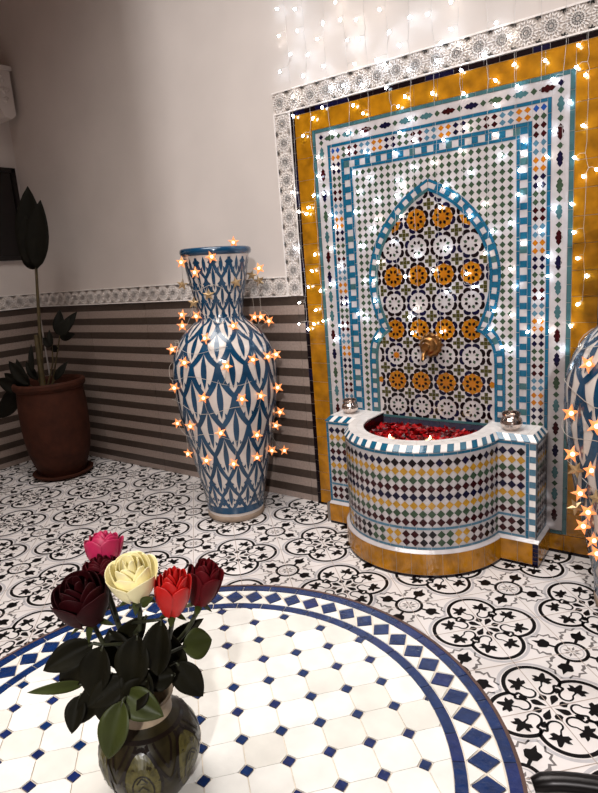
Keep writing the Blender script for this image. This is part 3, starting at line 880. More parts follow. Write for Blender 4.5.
# ------------------------------------------------------------------ star garlands
def star_mesh(name, R, lit):
    mb = MB(); pts = []
    for k in range(10):
        a = PI/2+k*PI/5; r = R if k % 2 == 0 else R*.42
        pts.append((r*cos(a), 0, r*sin(a)))
    vs = pts+[(0,-R*.26,0),(0,R*.26,0)]
    fs = [(k,(k+1)%10,10) for k in range(10)]+[((k+1)%10,k,11) for k in range(10)]
    mb.add(vs, fs, 'star_on' if lit else 'star_off')
    if lit:
        c = MB()
        c.lathe([(0,-.006),(.007,-.003),(.008,.0),(.006,.004),(0,.006)], 'star_core', 8, (0,0,0), 'y')
        o_ = len(mb.v)
        c.v = [(x, y-R*.20, z) for x,y,z in c.v]
        mb.v += c.v; mi = mb.mi('star_core'); mb.f += [[o_+i for i in f] for f in c.f]; mb.m += [mi]*len(c.f)
    return mb
MES = {}
def star_at(parent, p, yaw, spin, R, lit):
    key = (round(R,3), lit)
    if key not in MES:
        o_ = star_mesh('star', R, lit).build('star', parent); MES[key] = o_.data
    else:
        o_ = bpy.data.objects.new('star', MES[key]); COL.objects.link(o_); o_.parent = parent
    o_.location = Vector(p)-parent.location
    o_.rotation_euler = (random.uniform(-.25,.25), spin, yaw)
    if not lit: o_['label'] = 'unlit gold star'
    return o_
def on_vase(x, y, V, R):
    """first hit of the pixel's ray with the vase surface, pushed out a little; else the vase's silhouette plane"""
    d = ray(x, y); best = None
    t = 1.2
    while t < 5:
        q = CAM+d*t
        V_ = (V[0]+(cy*TILT*q.z if V[0] < 0 else 0), V[1]+(sy*TILT*q.z if V[0] < 0 else 0))
        if 0.02 < q.z < 1.385 and math.hypot(q.x-V_[0], q.y-V_[1]) < vr(q.z)+.022:
            n = Vector((q.x-V[0], q.y-V[1], 0)).normalized(); return q, math.atan2(n.x, -n.y)*-1
        t += .004
    return onV(x, y, V, random.uniform(-.05,.12)), random.uniform(.1,.9)
def garland(V, stars, label, R):
    g_ = empty('star_garland', (V[0],V[1],0), label, 'string lights', 'star garlands wound round the vases')
    P3 = []
    for x, y, lit in stars:
        q, yaw = on_vase(x, y, V, R)
        star_at(g_, q, .64+random.uniform(-.35,.35), random.uniform(0,6.28), R*random.uniform(.95,1.0) if False else R, bool(lit))
        P3.append(q)
    # cable: spirals down round the vase, with a short lead to each star
    w_ = MB()
    sp = []
    n = 260
    for i in range(n+1):
        t = i/n; z = 1.33-.93*t+.02*sin(i*.7); a = -.5+t*2*PI*6.5; r = vr(max(.06,min(1.35,z)))+.007+.004*sin(i*1.3)
        sp.append(Vector((V[0]+r*cos(a), V[1]+r*sin(a), z)))
    w_.tube([p_-g_.location for p_ in sp], .0012, 'wire_s', 4)
    for q in P3:
        near = min(sp, key=lambda p_: (p_-q).length)
        mid = (near+q)/2+Vector((0,0,-.02))
        w_.tube([near-g_.location, mid-g_.location, q-g_.location], .001, 'wire_s', 4)
    # drooping loops at the shoulder
    out = [q for q in P3 if math.hypot(q.x-V[0], q.y-V[1]) > vr(max(.06,min(1.35,q.z)))+.04]
    out.sort(key=lambda p_: (p_.x, p_.z))
    for a_, b_ in zip(out[:-1], out[1:]):
        if (a_-b_).length < .35:
            w_.tube([p_-g_.location for p_ in bez(a_, a_+Vector((.02,-.01,.06)), b_+Vector((-.02,-.01,.06)), b_, 8)], .001, 'wire_s', 4)
    w_.build('cable', g_, True)
    return g_
SL = [(78,105,1),(152,92,1),(207,55,1),(112,130,1),(80,160,0),(145,185,0),(213,155,0),(270,120,1),(270,150,0),(252,137,0),(80,235,1),(80,262,1),(115,238,1),(108,205,0),(207,262,1),(137,293,1),(258,240,1),(275,240,1),(295,250,1),(55,320,1),(85,353,1),(190,362,1),(255,345,1),(292,338,1),(312,333,1),(60,415,1),(132,440,1),(228,443,1),(275,435,1),(316,415,1),(68,503,1),(100,510,1),(175,527,1),(265,532,1),(312,508,1),(322,475,1),(95,578,1),(140,595,1),(208,603,1),(265,587,1),(302,570,1),(332,570,1)]
garland((VX,VY), [(150+a*.404,220+b_*.404,l_) for a,b_,l_ in SL], 'warm star light garland on the tall vase by the striped wall', .031)
SR = [(588,364,1),(570.5,413,1),(572,454,1),(590,470,1),(580,493,1),(588,512,1),(583,526,1),(576,470,0),(576,507,0),(597,553,1),(596,426,1),(596,498,0),(593,540,1)]
garland((RX,RY), SR, 'warm star light garland on the vase at the right edge', .031)

# ------------------------------------------------------------------ curtain of fairy lights
def crop(ox, oy, s, L): return [(ox+a*s, oy+c*s) for a, c in L]
BL = []
BL += crop(270,0,.2174,[(32,42),(115,42),(300,10),(242,107),(323,92),(395,90),(503,45),(40,165),(125,142),(215,180),(355,185),(402,182),(548,148),(595,210),(92,250),(175,252),(45,330),(152,350),(245,305),(390,295),(490,275),(525,295),(105,445),(278,405),(337,395),(422,390),(533,405),(240,495),(383,485),(590,490)])
BL += crop(390,0,.2174,[(280,10),(90,80),(172,65),(0,150),(50,210),(280,135),(488,105),(235,200),(315,205),(548,168),(430,252),(215,280),(83,320),(328,325),(570,298),(485,370),(195,430),(68,445),(338,432),(585,400),(40,495),(483,480)])
BL += crop(290,100,.2174,[(15,75),(150,50),(105,85),(290,22),(335,62),(500,40),(60,165),(190,150),(265,150),(330,150),(550,85),(505,150),(128,262),(262,238),(345,240),(570,182),(480,242),(195,312),(130,350),(295,335),(360,355),(560,308),(495,368),(515,398),(155,430),(108,440),(315,422),(395,462),(490,440),(10,425),(85,495),(40,515),(75,525),(188,530),(300,515),(398,548),(510,535)])
BL += crop(400,90,.2174,[(435,205),(300,175),(278,280),(200,230),(55,350),(320,380),(150,335),(460,300),(205,440),(385,525),(570,235),(565,290),(550,370),(545,480),(248,485),(10,440),(185,540)])
BL += crop(290,220,.184,[(245,40),(30,155),(135,188),(222,155),(440,45),(380,140),(265,250),(120,278),(100,365),(165,385),(222,350),(480,230),(50,450),(405,330),(455,330),(140,490),(180,550),(48,565),(100,595),(130,565),(295,450),(370,510),(460,440),(275,575),(405,535),(245,650),(470,640)])
BL += crop(390,200,.2018,[(15,205),(130,275),(275,240),(395,82),(60,75),(470,20),(505,155),(470,265),(75,380),(215,350),(380,365),(280,455),(415,430),(125,540),(515,550),(95,580),(110,660),(255,655),(185,690)])
BL += crop(480,140,.1973,[(340,85),(480,90),(525,185),(590,150),(200,150),(195,278),(20,325),(465,325),(370,345),(155,420),(60,460),(475,468),(305,462),(215,525),(345,590),(495,600),(540,690),(300,225),(345,690),(155,655)])
BL += crop(480,260,.1973,[(175,135),(495,225),(300,185),(80,255),(300,310),(460,335),(240,365),(355,360),(50,350),(160,280),(110,440),(150,455),(415,455)])
BL += crop(480,20,.1973,[(330,205),(160,230),(75,305),(370,300),(490,238),(190,340),(535,278),(525,535),(455,415),(375,560),(500,128),(480,690)])
ded = []
for p_ in BL:
    if all(math.hypot(p_[0]-q[0], p_[1]-q[1]) > 4.5 for q in ded): ded.append(p_)
SX = [-.842,-.744,-.639,-.535,-.431,-.33,-.232,-.130,-.021,.085,.190,.283,.367,.447]
SX += [.54]
groups = [[] for _ in SX]
for x, y in ded:
    q = onY(x, y, -.022)
    i = min(range(len(SX)), key=lambda k: abs(SX[k]-q.x)); groups[i].append(q)
# one bulb mesh, shared
bm_ = MB(); bm_.lathe([(0,-.006),(.0038,-.0045),(.0050,-.001),(.0046,.003),(.0028,.006),(0,.008)], 'led', 7)
names = ['leftmost','second from the left','third from the left','fourth from the left','fifth from the left','sixth from the left','seventh from the left','just left of the arch apex','just right of the arch apex','ninth','tenth','fifth from the right','fourth from the right','third from the right','second from the right']
LAB = ['Fairy light strand hanging outermost left, over the ochre border edge',
 'fairy light strand over the left lozenge band, second from the left', 'fairy light strand over the left diamond and check bands, third from the left',
 'fairy light strand over the left trellis field, fourth from the left', 'fairy light strand over the left side of the arch, fifth from the left',
 'fairy light strand over the left part of the starred mosaic, sixth from the left', 'fairy light strand left of the brass spout, seventh from the left',
 'fairy light strand passing beside the brass spout and arch apex', 'fairy light strand right of the brass spout, first past the apex', 'fairy light strand over the right side of the arch',
 'fairy light strand over the right trellis field', 'fairy light strand over the right diamond band', 'fairy light strand over the right lozenge band',
 'fairy light strand over the inner part of the right ochre border', 'fairy light strand at the far right, over the outer ochre border']
bulb_me = {}
for i, X in enumerate(SX):
    bl = sorted(groups[i], key=lambda q: -q.z)
    if not bl: continue
    st = empty('fairy_light_strand', (X,-.02,3.3), LAB[i].replace('Fairy','fairy'), 'string lights', 'fairy light curtain over the mosaic wall')
    pts = [Vector((X,-.012,3.3))]; ph = random.uniform(0,6)
    for k in range(12):
        pts.append(Vector((X+.003*sin(ph+k), -.012, 3.3-(3.3-bl[0].z)*(k+1)/13)))
    for k, q in enumerate(bl):
        dx = q.x-X; lim = .022
        base = Vector((X+max(-.006,min(.006,dx*.2)), -.012, q.z+.012)); pts.append(base)
        if k+1 < len(bl): pts.append(Vector((X+.002*sin(k*2.1+ph), -.013, (q.z+bl[k+1].z)/2)))
    pts = [p_ for p_ in pts]
    # strictly descending for a clean wire
    pts.sort(key=lambda p_: -p_.z)
    w_ = MB(); w_.tube([p_-st.location for p_ in pts], .0007, 'wire', 5)
    for q in bl:
        a = min(pts, key=lambda p_: (p_-q).length)
        w_.tube([a-st.location, (a+q)/2-st.location+Vector((0,-.006,.006)), q-st.location], .0009, 'wire', 4)
    w_.build('cable', st, True)
    for q in bl:
        kk_ = 'ledw' if random.random() < .35 else 'led'
        if kk_ not in bulb_me:
            bm_ = MB(); bm_.lathe([(0,-.0055),(.0036,-.004),(.0046,-.001),(.0042,.003),(.0026,.006),(0,.0075)], kk_, 7)
            o_ = bm_.build('bulb', st); bulb_me[kk_] = o_.data
        else:
            o_ = bpy.data.objects.new('bulb', bulb_me[kk_]); COL.objects.link(o_); o_.parent = st
        o_.location = q-st.location; o_.rotation_euler = (random.uniform(-1,1), random.uniform(-1.4,1.4), 0); o_.scale = (1.15,1.15,1.15)

# ------------------------------------------------------------------ potted plant in the corner
PP = Vector((-2.765,-.33,0))
pl = empty('potted_plant', PP, 'tall leafy plant in a terracotta pot in the dark left corner', 'plant')
def part(mb, name, sm=True): return mb.build(name, pl, sm)
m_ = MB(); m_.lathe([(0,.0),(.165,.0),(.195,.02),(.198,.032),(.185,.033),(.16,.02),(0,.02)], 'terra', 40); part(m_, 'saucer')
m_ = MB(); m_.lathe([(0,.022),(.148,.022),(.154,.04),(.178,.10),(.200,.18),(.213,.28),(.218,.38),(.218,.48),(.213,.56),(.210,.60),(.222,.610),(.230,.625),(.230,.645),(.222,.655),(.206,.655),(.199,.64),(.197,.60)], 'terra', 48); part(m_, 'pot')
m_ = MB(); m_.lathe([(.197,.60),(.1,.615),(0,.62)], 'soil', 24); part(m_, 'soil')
def leaf_pts(base, dirv, upv, L, Wd, curl=.3, n=8, m=4, fold=.15):
    dirv = Vector(dirv).normalized(); upv = Vector(upv); side = dirv.cross(upv).normalized(); upv = side.cross(dirv).normalized()
    G = []
    for i in range(n+1):
        t = i/n; w = Wd*.5*(sin(PI*min(1,t**.8))**.8 if 0 < t < 1 else .02)
        c = Vector(base)+dirv*(L*t)-upv*(curl*L*t*t)
        G.append([c+side*(w*(j/m*2-1))+upv*(fold*w*abs(j/m*2-1)) for j in range(m+1)])
    return G
def pleaf(px0, px1, wd, off=0, curl=.15, k='leafd'):
    a = onV(*px0, PP, off)-PP; c = onV(*px1, PP, off)-PP
    m_ = MB(); G = leaf_pts(a, c-a, -WH, (c-a).length, wd, curl, 10, 6, .35); m_.grid(G, k)
    o_ = part(m_, 'leaf'); md = o_.modifiers.new('s','SOLIDIFY'); md.thickness = .002; return o_
def pstalk(pxs, r0, r1, off=0):
    P_ = [onV(*q, PP, off)-PP for q in pxs]; n = len(P_)
    m_ = MB(); m_.tube(P_, [r0+(r1-r0)*i/(n-1) for i in range(n)], 'stemd', 8); part(m_, 'stem')
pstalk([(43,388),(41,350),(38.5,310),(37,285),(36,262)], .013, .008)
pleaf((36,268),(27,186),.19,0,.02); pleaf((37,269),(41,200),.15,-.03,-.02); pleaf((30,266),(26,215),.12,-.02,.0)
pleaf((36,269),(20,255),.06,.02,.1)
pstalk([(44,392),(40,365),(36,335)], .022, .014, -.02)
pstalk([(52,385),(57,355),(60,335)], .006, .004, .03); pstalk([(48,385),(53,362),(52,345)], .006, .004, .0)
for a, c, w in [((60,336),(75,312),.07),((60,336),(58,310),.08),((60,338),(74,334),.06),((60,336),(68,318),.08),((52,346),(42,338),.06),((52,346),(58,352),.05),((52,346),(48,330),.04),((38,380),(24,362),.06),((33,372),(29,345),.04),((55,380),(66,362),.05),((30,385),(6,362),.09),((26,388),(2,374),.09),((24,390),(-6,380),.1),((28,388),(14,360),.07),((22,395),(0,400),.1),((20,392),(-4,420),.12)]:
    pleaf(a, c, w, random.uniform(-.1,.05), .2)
# leaves' stubs run back to the soil
for q in ((38,380),(33,372),(30,385),(26,388),(28,388),(55,380)):
    pstalk([(46,395), ((46+q[0])/2, q[1]+6), q], .005, .004, -.02)

# dark picture on the left wall
fr = empty('wall_picture', (XL,-.33,1.75), 'dark glossy picture in black frame on the left wall', 'picture')
m_ = MB(); y0, y1, z0, z1 = -.95, -.012, 1.465, 2.10
for a, c in (((y0,z0),(y1,z0+.03)),((y0,z1-.03),(y1,z1)),((y0,z0),(y0+.03,z1)),((y1-.03,z0),(y1,z1))):
    m_.box((.001,a[0]+.33,a[1]-1.75),(.03,c[0]+.33,c[1]-1.75),'frame')
m_.build('frame', fr)
m_ = MB(); m_.box((.004,y0+.36,z0+.03-1.75),(.018,y1+.30,z1-.03-1.75),'screen')
for i in range(0):
    yy = random.uniform(y0+.5,y1-.06)+.33; zz = random.uniform(-.12,.18); ln = random.uniform(.03,.09)
    m_.poly([(.0186,yy,zz),(.0186,yy+ln,zz+.004),(.0186,yy+ln,zz+.010),(.0186,yy,zz+.007)], 'screen_l')
m_.build('canvas', fr)

# ------------------------------------------------------------------ mosaic table
TC = Vector((.4186,-2.1039,0)); TH = .70; TR = .389
tb = empty('mosaic_table', (TC.x,TC.y,0), 'round white and blue zellige mosaic table in the foreground', 'table')
def tl(x, y, z): return (x, y, z)
m_ = MB()
m_.lathe([(0,TH-.03),(TR,TH-.03),(TR,TH-.002),(0,TH-.002)], 'tb_gr', 96); top_ = m_.build('tabletop', tb)
m_ = MB(); m_.lathe([(TR-.0005,TH-.032),(TR+.004,TH-.032),(TR+.004,TH+.0005),(TR-.0005,TH+.0005)], 'rust', 96); m_.build('edge_band', top_, True)
m_ = MB()
ZT_ = TH-.002
def tpoly(pts, k, h=.002):
    n = len(pts); vs = [(x,y,ZT_) for x,y in pts]+[(x,y,ZT_+h) for x,y in pts]
    m_.add(vs, [list(range(n,2*n))]+[(i,(i+1)%n,n+(i+1)%n,n+i) for i in range(n)], k)
def arc_tile(r0, r1, a0, a1, k, n=3):
    tpoly([(r1*cos(a0+(a1-a0)*i/n), r1*sin(a0+(a1-a0)*i/n)) for i in range(n+1)]+[(r0*cos(a1-(a1-a0)*i/n), r0*sin(a1-(a1-a0)*i/n)) for i in range(n+1)], k)
NB = 48
for i in range(NB):
    a = 2*PI*i/NB; d = 2*PI/NB
    arc_tile(.3745, .3885, a+.002, a+d-.002, 'tb_b' if random.random() < .9 else 'tb_n')
    arc_tile(.3175, .3315, a+.0025, a+d-.0025, 'tb_b' if random.random() < .85 else 'tb_n')
ND = 63
for i in range(ND):
    a = 2*PI*i/ND+.03; d = 2*PI/ND; r = .353; h = .0178; w = d*.5*.86
    tpoly([((r-h)*cos(a),(r-h)*sin(a)),(r*cos(a+w),r*sin(a+w)),((r+h)*cos(a),(r+h)*sin(a)),(r*cos(a-w),r*sin(a-w))], 'tb_b' if random.random() < .9 else 'tb_n')
    # white triangles between the diamonds
    b0 = a+d/2; wi = d*.5*.94
    tpoly([((r+.0195)*cos(b0-wi),(r+.0195)*sin(b0-wi)),(( r+.0025)*cos(b0),(r+.0025)*sin(b0)),((r+.0195)*cos(b0+wi),(r+.0195)*sin(b0+wi))], random.choice(M['tb_w'][:3]), .0018)
    tpoly([((r-.0195)*cos(b0+wi),(r-.0195)*sin(b0+wi)),((r-.0025)*cos(b0),(r-.0025)*sin(b0)),((r-.0195)*cos(b0-wi),(r-.0195)*sin(b0-wi))], random.choice(M['tb_w'][:3]), .0018)
e1 = Vector((.0335,.0367)); e2 = Vector((-.0363,.0327)); org = Vector((.3485,-1.8093))-TC.to_2d()
def clipc(pts, R):
    N_ = 72
    for k in range(N_):
        a = 2*PI*k/N_; nx, ny = cos(a), sin(a); out = []
        for i in range(len(pts)):
            p_, q_ = pts[i], pts[(i+1) % len(pts)]; dp = p_[0]*nx+p_[1]*ny-R; dq = q_[0]*nx+q_[1]*ny-R
            if dp <= 0: out.append(p_)
            if dp*dq < 0: t = dp/(dp-dq); out.append((p_[0]+(q_[0]-p_[0])*t, p_[1]+(q_[1]-p_[1])*t))
        pts = out
        if len(pts) < 3: return None
    return pts
for i in range(-18, 19):
    for j in range(-18, 19):
        c = org+e1*i+e2*j
        if c.length > .36: continue
        dd = .0078
        f1 = e1.normalized(); f2 = e2.normalized()
        p_ = [tuple(c+f1*dd), tuple(c+f2*dd), tuple(c-f1*dd), tuple(c-f2*dd)]
        q_ = clipc(p_, .3165)
        if q_: tpoly(q_, 'tb_b' if random.random() < .6 else 'tb_n')
        cc = c+(e1+e2)*.5; L_ = .0246-.0005; t_ = .0098
        oc = [cc+f1*a+f2*b_ for a, b_ in ((L_,L_-t_),(L_-t_,L_),(-L_+t_,L_),(-L_,L_-t_),(-L_,-L_+t_),(-L_+t_,-L_),(L_-t_,-L_),(L_,-L_+t_))]
        q_ = clipc([tuple(v) for v in oc], .3165)
        if q_: tpoly(q_, M['tb_w'][3] if random.random() < .04 else random.choice(M['tb_w'][:3]))
m_.build('tile_mosaic', top_)
for k in range(4):
    a = PI/4+k*PI/2+.3
    m_ = MB(); m_.tube(bez((.30*cos(a),.30*sin(a),TH-.03),(.24*cos(a),.24*sin(a),.45),(.10*cos(a),.10*sin(a),.35),(.30*cos(a),.30*sin(a),.006),16), .009, 'iron', 8); m_.build('leg', tb, True)
m_ = MB(); m_.tube([(.30*cos(2*PI*i/40),.30*sin(2*PI*i/40),TH-.036) for i in range(41)], .007, 'iron', 8, False); m_.build('support_ring', tb, True)

# ------------------------------------------------------------------ iron chair at the lower right
chn = empty('iron_chair', (1.06,-1.99,0), 'black iron chair beside the mosaic table, cut off at lower right', 'chair', rz=0)
co_ = Vector((1.06,-1.99,0))
def cpart(name, pts, r, n=10, flat=None):
    m_ = MB(); m_.tube([Vector(p_)-co_ for p_ in pts], r, 'iron', n); return m_.build(name, chn, True)
armz = .638
p0 = Vector((.762,-1.868,armz)); 
arm1 = bez(p0, (.795,-1.845,armz+.012), (.86,-1.83,armz+.008), (1.02,-1.80,armz+.02), 12)+bez((1.02,-1.80,armz+.02),(1.16,-1.78,armz+.02),(1.27,-1.84,armz+.03),(1.28,-1.93,armz+.06),8)[1:]
cpart('armrest', arm1, [.008]+[.0115]*(len(arm1)-2)+[.010])
arm2 = [Vector((p_.x+.045, -3.98-p_.y-.05, p_.z)) for p_ in arm1]
cpart('armrest', arm2, [.008]+[.0115]*(len(arm2)-2)+[.010])
m_ = MB(); m_.lathe([(0,.42),(.20,.42),(.205,.43),(.20,.445),(0,.45)], 'iron', 36); m_.build('seat', chn, True)
for x, y in ((.90,-1.85),(.90,-2.13),(1.22,-1.85),(1.22,-2.13)):
    cpart('leg', [(x,y,.0),(x+(1.06-x)*.1,y+(-1.99-y)*.1,.43)], .009)
bk = [(1.28,-1.93,armz+.06),(1.31,-1.95,.80),(1.32,-2.02,.86),(1.33,-2.08,.80),(arm2[-1].x,arm2[-1].y,arm2[-1].z)]
cpart('backrest', bk, .0105)
for y0_, src in ((-1.85,arm1),(-2.13,arm2)):
    cpart('arm_post', [(.93,y0_,.43),(.93,y0_+(.03 if y0_ > -2 else -.03),min(src,key=lambda p_:abs(p_.x-.93)).z)], .008)
    cpart('back_post', [(1.22,y0_,.43),tuple(src[-1])], .009)

# ------------------------------------------------------------------ rose vase and roses
RV = Vector((.419+.0045,-2.152+.0034,TH+.0005))
jg = empty('flower_vase', RV, 'small dark green painted ceramic vase on the mosaic table', 'vase')
JP = [(0,0),(.030,0),(.033,.004),(.044,.020),(.053,.040),(.0555,.055),(.053,.070),(.045,.084),(.034,.093),(.029,.098)]
m_ = MB(); m_.lathe(JP, 'jug', 48); jbody = m_.build('body', jg, True, True)
m_ = MB(); m_.lathe([(.029,.098),(.0285,.106),(.030,.114),(.0325,.118),(.031,.120),(.0275,.117),(.026,.105),(.030,.09),(0,.05)], 'jug_t', 40); m_.build('neck', jg, True, True)
def jr(z):
    for (r0,z0),(r1,z1) in zip(JP[1:-1], JP[2:]):
        if z0 <= z <= z1: return r0+(r1-r0)*(z-z0)/(z1-z0)
    return .03
m_ = MB()
def js(a, z, off=.0009): r = jr(z)+off; return (r*cos(a), r*sin(a), z)
def jrib(pts, w, k):
    pts = [(a/20, b_) for a, b_ in dens([(a*20*.05/.05, b_) for a, b_ in pts], .06)] if len(pts) < 8 else pts
    n = len(pts)
    for i in range(n-1):
        (a0,z0),(a1,z1) = pts[i], pts[i+1]; r = jr((z0+z1)/2)
        dx, dz = (a1-a0)*r, z1-z0; d = math.hypot(dx,dz) or 1; nx, nz = -dz/d*w/2/r, dx/d*w/2
        m_.poly([js(a0+nx,z0+nz),js(a0-nx,z0-nz),js(a1-nx,z1-nz),js(a1+nx,z1+nz)], k)
for k in range(6):
    a = k*PI/3+.2
    ov = [(a+.36*sin(2*PI*i/28), .052-.034*cos(2*PI*i/28)) for i in range(29)]
    fan = [js(x, z, .0003) for x, z in ov[:-1]]
    c = js(a, .052, .0010)
    cz_ = .052
    m_.grid([[js(a+(x-a)*q, cz_+(z-cz_)*q, .0004) for x, z in ov[:-1]] for q in (.02,.3,.55,.8,1.)], 'jug_l', cv=True)
    jrib(ov, .0030, 'jug_k')
    jrib([(a+.20*sin(2*PI*i/16), .046-.018*cos(2*PI*i/16)) for i in range(17)], .0016, 'jug_k')
    for zz in (.036,.046,.056): jrib([(a-.10,zz),(a,zz+.006),(a+.10,zz)], .0016, 'jug_k')
    b0 = a+PI/6
    jrib([(b0-.40,.088),(b0-.2,.068),(b0,.048),(b0+.2,.068),(b0+.40,.088)], .0030, 'jug_k')
    jrib([(b0-.22,.088),(b0,.064),(b0+.22,.088)], .0020, 'jug_k')
jrib([(2*PI*i/48,.090) for i in range(49)], .0030, 'jug_k')
jrib([(2*PI*i/48,.014) for i in range(49)], .0030, 'jug_k')
m_.build('painted_pattern', jbody)

def petal_grid(R, H, ang, half, r_in, flare, n=7, m=7, jit=0):
    G = []
    for i in range(n+1):
        t = i/n
        row = []
        for j in range(m+1):
            s = j/m*2-1
            edge = 1-.24*abs(s)**2.6*(t**2)           # rounded top edge
            tt = t*edge
            bulge = sin(PI*min(1,tt*.62+.06))
            r = R*(r_in+(1-r_in)*bulge) + flare*R*max(0,tt-.62)**1.5*3.2
            a = ang+half*s*(.4+.6*sin(PI*min(.5,.1+.55*t)))
            z = H*(tt) - flare*H*.35*max(0,tt-.75)*2 + .012*H*sin(5*s+jit*3)*t
            row.append(Vector((r*cos(a), r*sin(a), z)))
        G.append(row)
    return G
def bloom(name, parent, pos, axis, R, H, key, openness):
    m_ = MB()
    layers = [(3,.24,1.05,.95,.0,.2),(3,.42,1.0,.85,.05,.25),(4,.60,.97,.80,.12,.3),(5,.80,.92,.72,.30,.35),(5,1.0,.82,.70,.55,.4)]
    for li, (n, rr, hh, half, fl_, rin) in enumerate(layers):
        for k in range(n):
            a = 2*PI*k/n+li*.9+random.uniform(-.12,.12)
            m_.grid(petal_grid(R*rr*random.uniform(.95,1.05), H*hh*random.uniform(.95,1.04), a, half*(1.15 if n < 4 else 1.0), rin, fl_*openness, jit=random.random()*6), key)
    o_ = m_.build(name, parent, True)
    q = Vector((0,0,1)).rotation_difference(Vector(axis).normalized())
    o_.rotation_mode = 'QUATERNION'; o_.rotation_quaternion = q; o_.location = pos
    md = o_.modifiers.new('th','SOLIDIFY'); md.thickness = .0007
    sd = o_.modifiers.new('sub','SUBSURF'); sd.levels = 1; sd.render_levels = 1
    return o_
def rose(px, R, H, key, label, axis, off, lv, stempx=None, openness=1.):
    """px: pixel of the bloom centre -> its place in the bouquet (depth 'off' from the vase axis)"""
    c = onV(*px, RV, off)
    mouth = RV+Vector((random.uniform(-.014,.014), random.uniform(-.014,.014), .11))
    ax = Vector(axis).normalized(); basep = c-ax*H*.45
    r_ = empty('rose', basep, label, 'rose', 'roses in the small vase')
    bloom('bloom', r_, (0,0,0), ax, R, H, key, openness)
    pts = bez(Vector((0,0,0)), -ax*.05, (mouth-basep)*.6+Vector((0,0,.02)), mouth-basep, 10)+[RV+Vector((random.uniform(-.01,.01),random.uniform(-.01,.01),.025))-basep]
    m_ = MB(); m_.tube(pts, .0026, 'stem', 8); m_.build('stem', r_, True)
    m_ = MB(); m_.lathe([(0,-.006),(.004,-.005),(.0068,.0),(.0062,.005)], 'stem', 10)
    o_ = m_.build('calyx', r_, True); o_.rotation_mode = 'QUATERNION'; o_.rotation_quaternion = Vector((0,0,1)).rotation_difference(ax)
    for k in range(5):
        a = k*2*PI/5+.4; dv = Vector((cos(a), sin(a), -.25))
        q = Vector((0,0,1)).rotation_difference(ax); dv = q @ dv; upv = q @ Vector((0,0,1))
        m2 = MB(); m2.grid(leaf_pts((0,0,0), dv, upv, R*.95, .008, .12, 6, 2, .1), 'leaf_l'); s_ = m2.build('sepal', r_, True)
    for (t, a, L, Wd, droop, k) in lv:
        i = min(len(pts)-2, int(t*(len(pts)-1))); b0 = pts[i]
        q0 = Vector((cos(a), sin(a), droop)).normalized()
        m2 = MB(); m2.tube([b0, b0+q0*.012], .0014, 'stem', 6)
        m2.grid(leaf_pts(b0+q0*.010, q0, (0,0,1), L, Wd, .22, 10, 6, .18), k)
        l_ = m2.build('leaf', r_, True); md = l_.modifiers.new('th','SOLIDIFY'); md.thickness = .0006
    return r_
AV = math.atan2(R2.y, R2.x)   # angle of the picture's rightward direction in plan
def A(deg): return AV+math.radians(deg)   # 0 = right, 90 = away, 180 = left, -90 = towards the viewer
NL = []
rose((104,550), .0190, .036, 'r_pink', 'pink rose at the top of the bouquet, behind the dark red one', (-.15,.25,1), .035, NL, openness=.35)
rose((102,572), .0175, .032, 'r_maroon', 'small maroon rose just under the pink one', (-.1,-.1,1), .012, NL, openness=.3)
rose((83,602), .0275, .052, 'r_dark', 'large dark red rose at the left of the bouquet', tuple(-R2*.12-WH*.25+Vector((0,0,1))), -.02, NL, openness=.3)
rose((133,580), .0235, .048, 'r_cream', 'cream white rose at the centre of the bouquet', tuple(R2*.02-WH*.32+Vector((0,0,1))), -.015, NL, openness=.5)
rose((173,594), .0175, .050, 'r_red', 'bright scarlet rose right of the cream one', tuple(R2*.16-WH*.1+Vector((0,0,1))), -.02, NL, openness=.2)
rose((203,584), .0185, .050, 'r_mar2', 'crimson rose at the far right of the bouquet', tuple(R2*.30+Vector((0,0,1))), .02, NL, openness=.3)
roses = [o_ for o_ in bpy.data.objects if o_.type == 'EMPTY' and o_.name.split('.')[0] == 'rose']
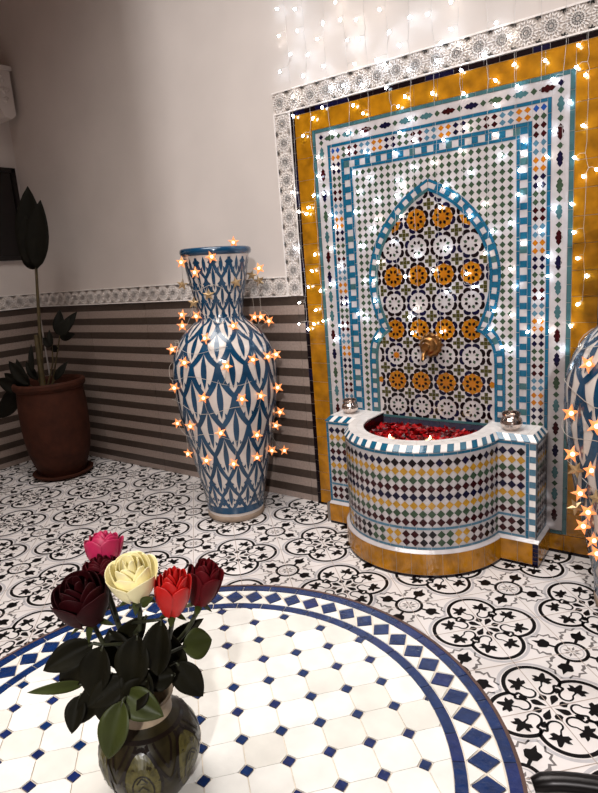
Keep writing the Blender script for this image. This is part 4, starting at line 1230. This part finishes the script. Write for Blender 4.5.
# leaves: (rose index, base, tip in the enlarged view, width in m, depth of base and tip, material)
LV = [(2,(200,335),(60,410),.034,-.01,-.03,'leaf'),(2,(175,445),(22,470),.014,-.01,-.04,'leaf_l'),(2,(165,475),(138,582),.026,-.02,-.04,'leaf'),
 (3,(280,490),(235,655),.036,-.055,-.075,'leaf_l'),(3,(285,470),(388,535),.036,-.045,-.060,'leaf_l'),(5,(440,345),(524,325),.038,.0,.02,'leaf_l'),
 (5,(425,385),(497,482),.036,.0,-.01,'leaf'),(5,(400,340),(497,268),.020,.02,.03,'leaf'),(2,(215,370),(100,440),.036,.0,.0,'leaf'),
 (2,(225,340),(190,490),.040,-.03,-.04,'leaf'),(3,(320,310),(300,470),.042,-.03,-.045,'leaf'),(4,(385,270),(370,430),.036,-.03,-.04,'leaf'),
 (0,(290,430),(180,510),.034,-.035,-.05,'leaf'),(4,(420,420),(320,440),.030,-.02,-.03,'leaf'),(1,(240,300),(310,430),.034,.0,-.02,'leaf'),
 (3,(345,260),(250,400),.036,.0,.01,'leaf'),(4,(390,300),(450,440),.034,.01,.0,'leaf'),(0,(250,420),(150,560),.030,-.02,-.03,'leaf'),
 (1,(210,400),(130,380),.030,.02,.03,'leaf'),(3,(330,230),(360,210),.012,-.03,-.04,'leaf_l'),(5,(380,440),(430,430),.024,.03,.04,'leaf'),(2,(250,470),(230,560),.032,-.04,-.05,'leaf'),
 (4,(350,430),(280,520),.034,-.04,-.05,'leaf'),(0,(300,380),(350,500),.038,-.03,-.04,'leaf')]
for ri, b0, t0, wd, db, dt, k in LV:
    r_ = roses[ri]
    a = onV(20+b0[0]*.368, 520+b0[1]*.368, RV, db)-r_.location; c = onV(20+t0[0]*.368, 520+t0[1]*.368, RV, dt)-r_.location
    stem_top = Vector((RV.x,RV.y,max(RV.z+.125, a.z+r_.location.z-.02)))-r_.location
    m2 = MB(); m2.tube([stem_top, (stem_top+a)/2, a, a+(c-a)*.1], .0013, 'stem', 6)
    m2.grid(leaf_pts(a, c-a, -WH+Vector((0,0,.6)), (c-a).length, wd*.86, .08, 12, 6, random.uniform(.3,.8)), k)
    l_ = m2.build('leaf', r_, True); md = l_.modifiers.new('th','SOLIDIFY'); md.thickness = .0006

# ------------------------------------------------------------------ light
w = bpy.data.worlds.new('world'); SC.world = w; w.use_nodes = True
bgn = w.node_tree.nodes['Background']; bgn.inputs[0].default_value = (*g(205,158,140), 1); bgn.inputs[1].default_value = .10
def area(name, loc, target, size, power, col, sizey=None, spread=None):
    l_ = bpy.data.lights.new(name, 'AREA'); l_.energy = power; l_.color = col; l_.size = size
    if sizey: l_.shape = 'RECTANGLE'; l_.size_y = sizey
    o_ = bpy.data.objects.new(name, l_); COL.objects.link(o_); o_.location = loc
    o_.rotation_euler = (Vector(target)-Vector(loc)).to_track_quat('-Z','Y').to_euler()
    if spread: l_.spread = spread
    return o_
area('skylight_lamp', (-.5,-1.9,4.1), (-.5,-1.8,0), 2.2, 90, (1.,.96,.92), spread=math.radians(115))
area('doorway_lamp', (2.9,-5.6,3.2), (-.8,0,1.8), .18, 225, (1.,.98,.97))
SC.view_settings.view_transform = 'Standard'; SC.view_settings.look = 'None'; SC.view_settings.gamma = 1; SC.view_settings.exposure = -.12
SC.view_settings.use_curve_mapping = False
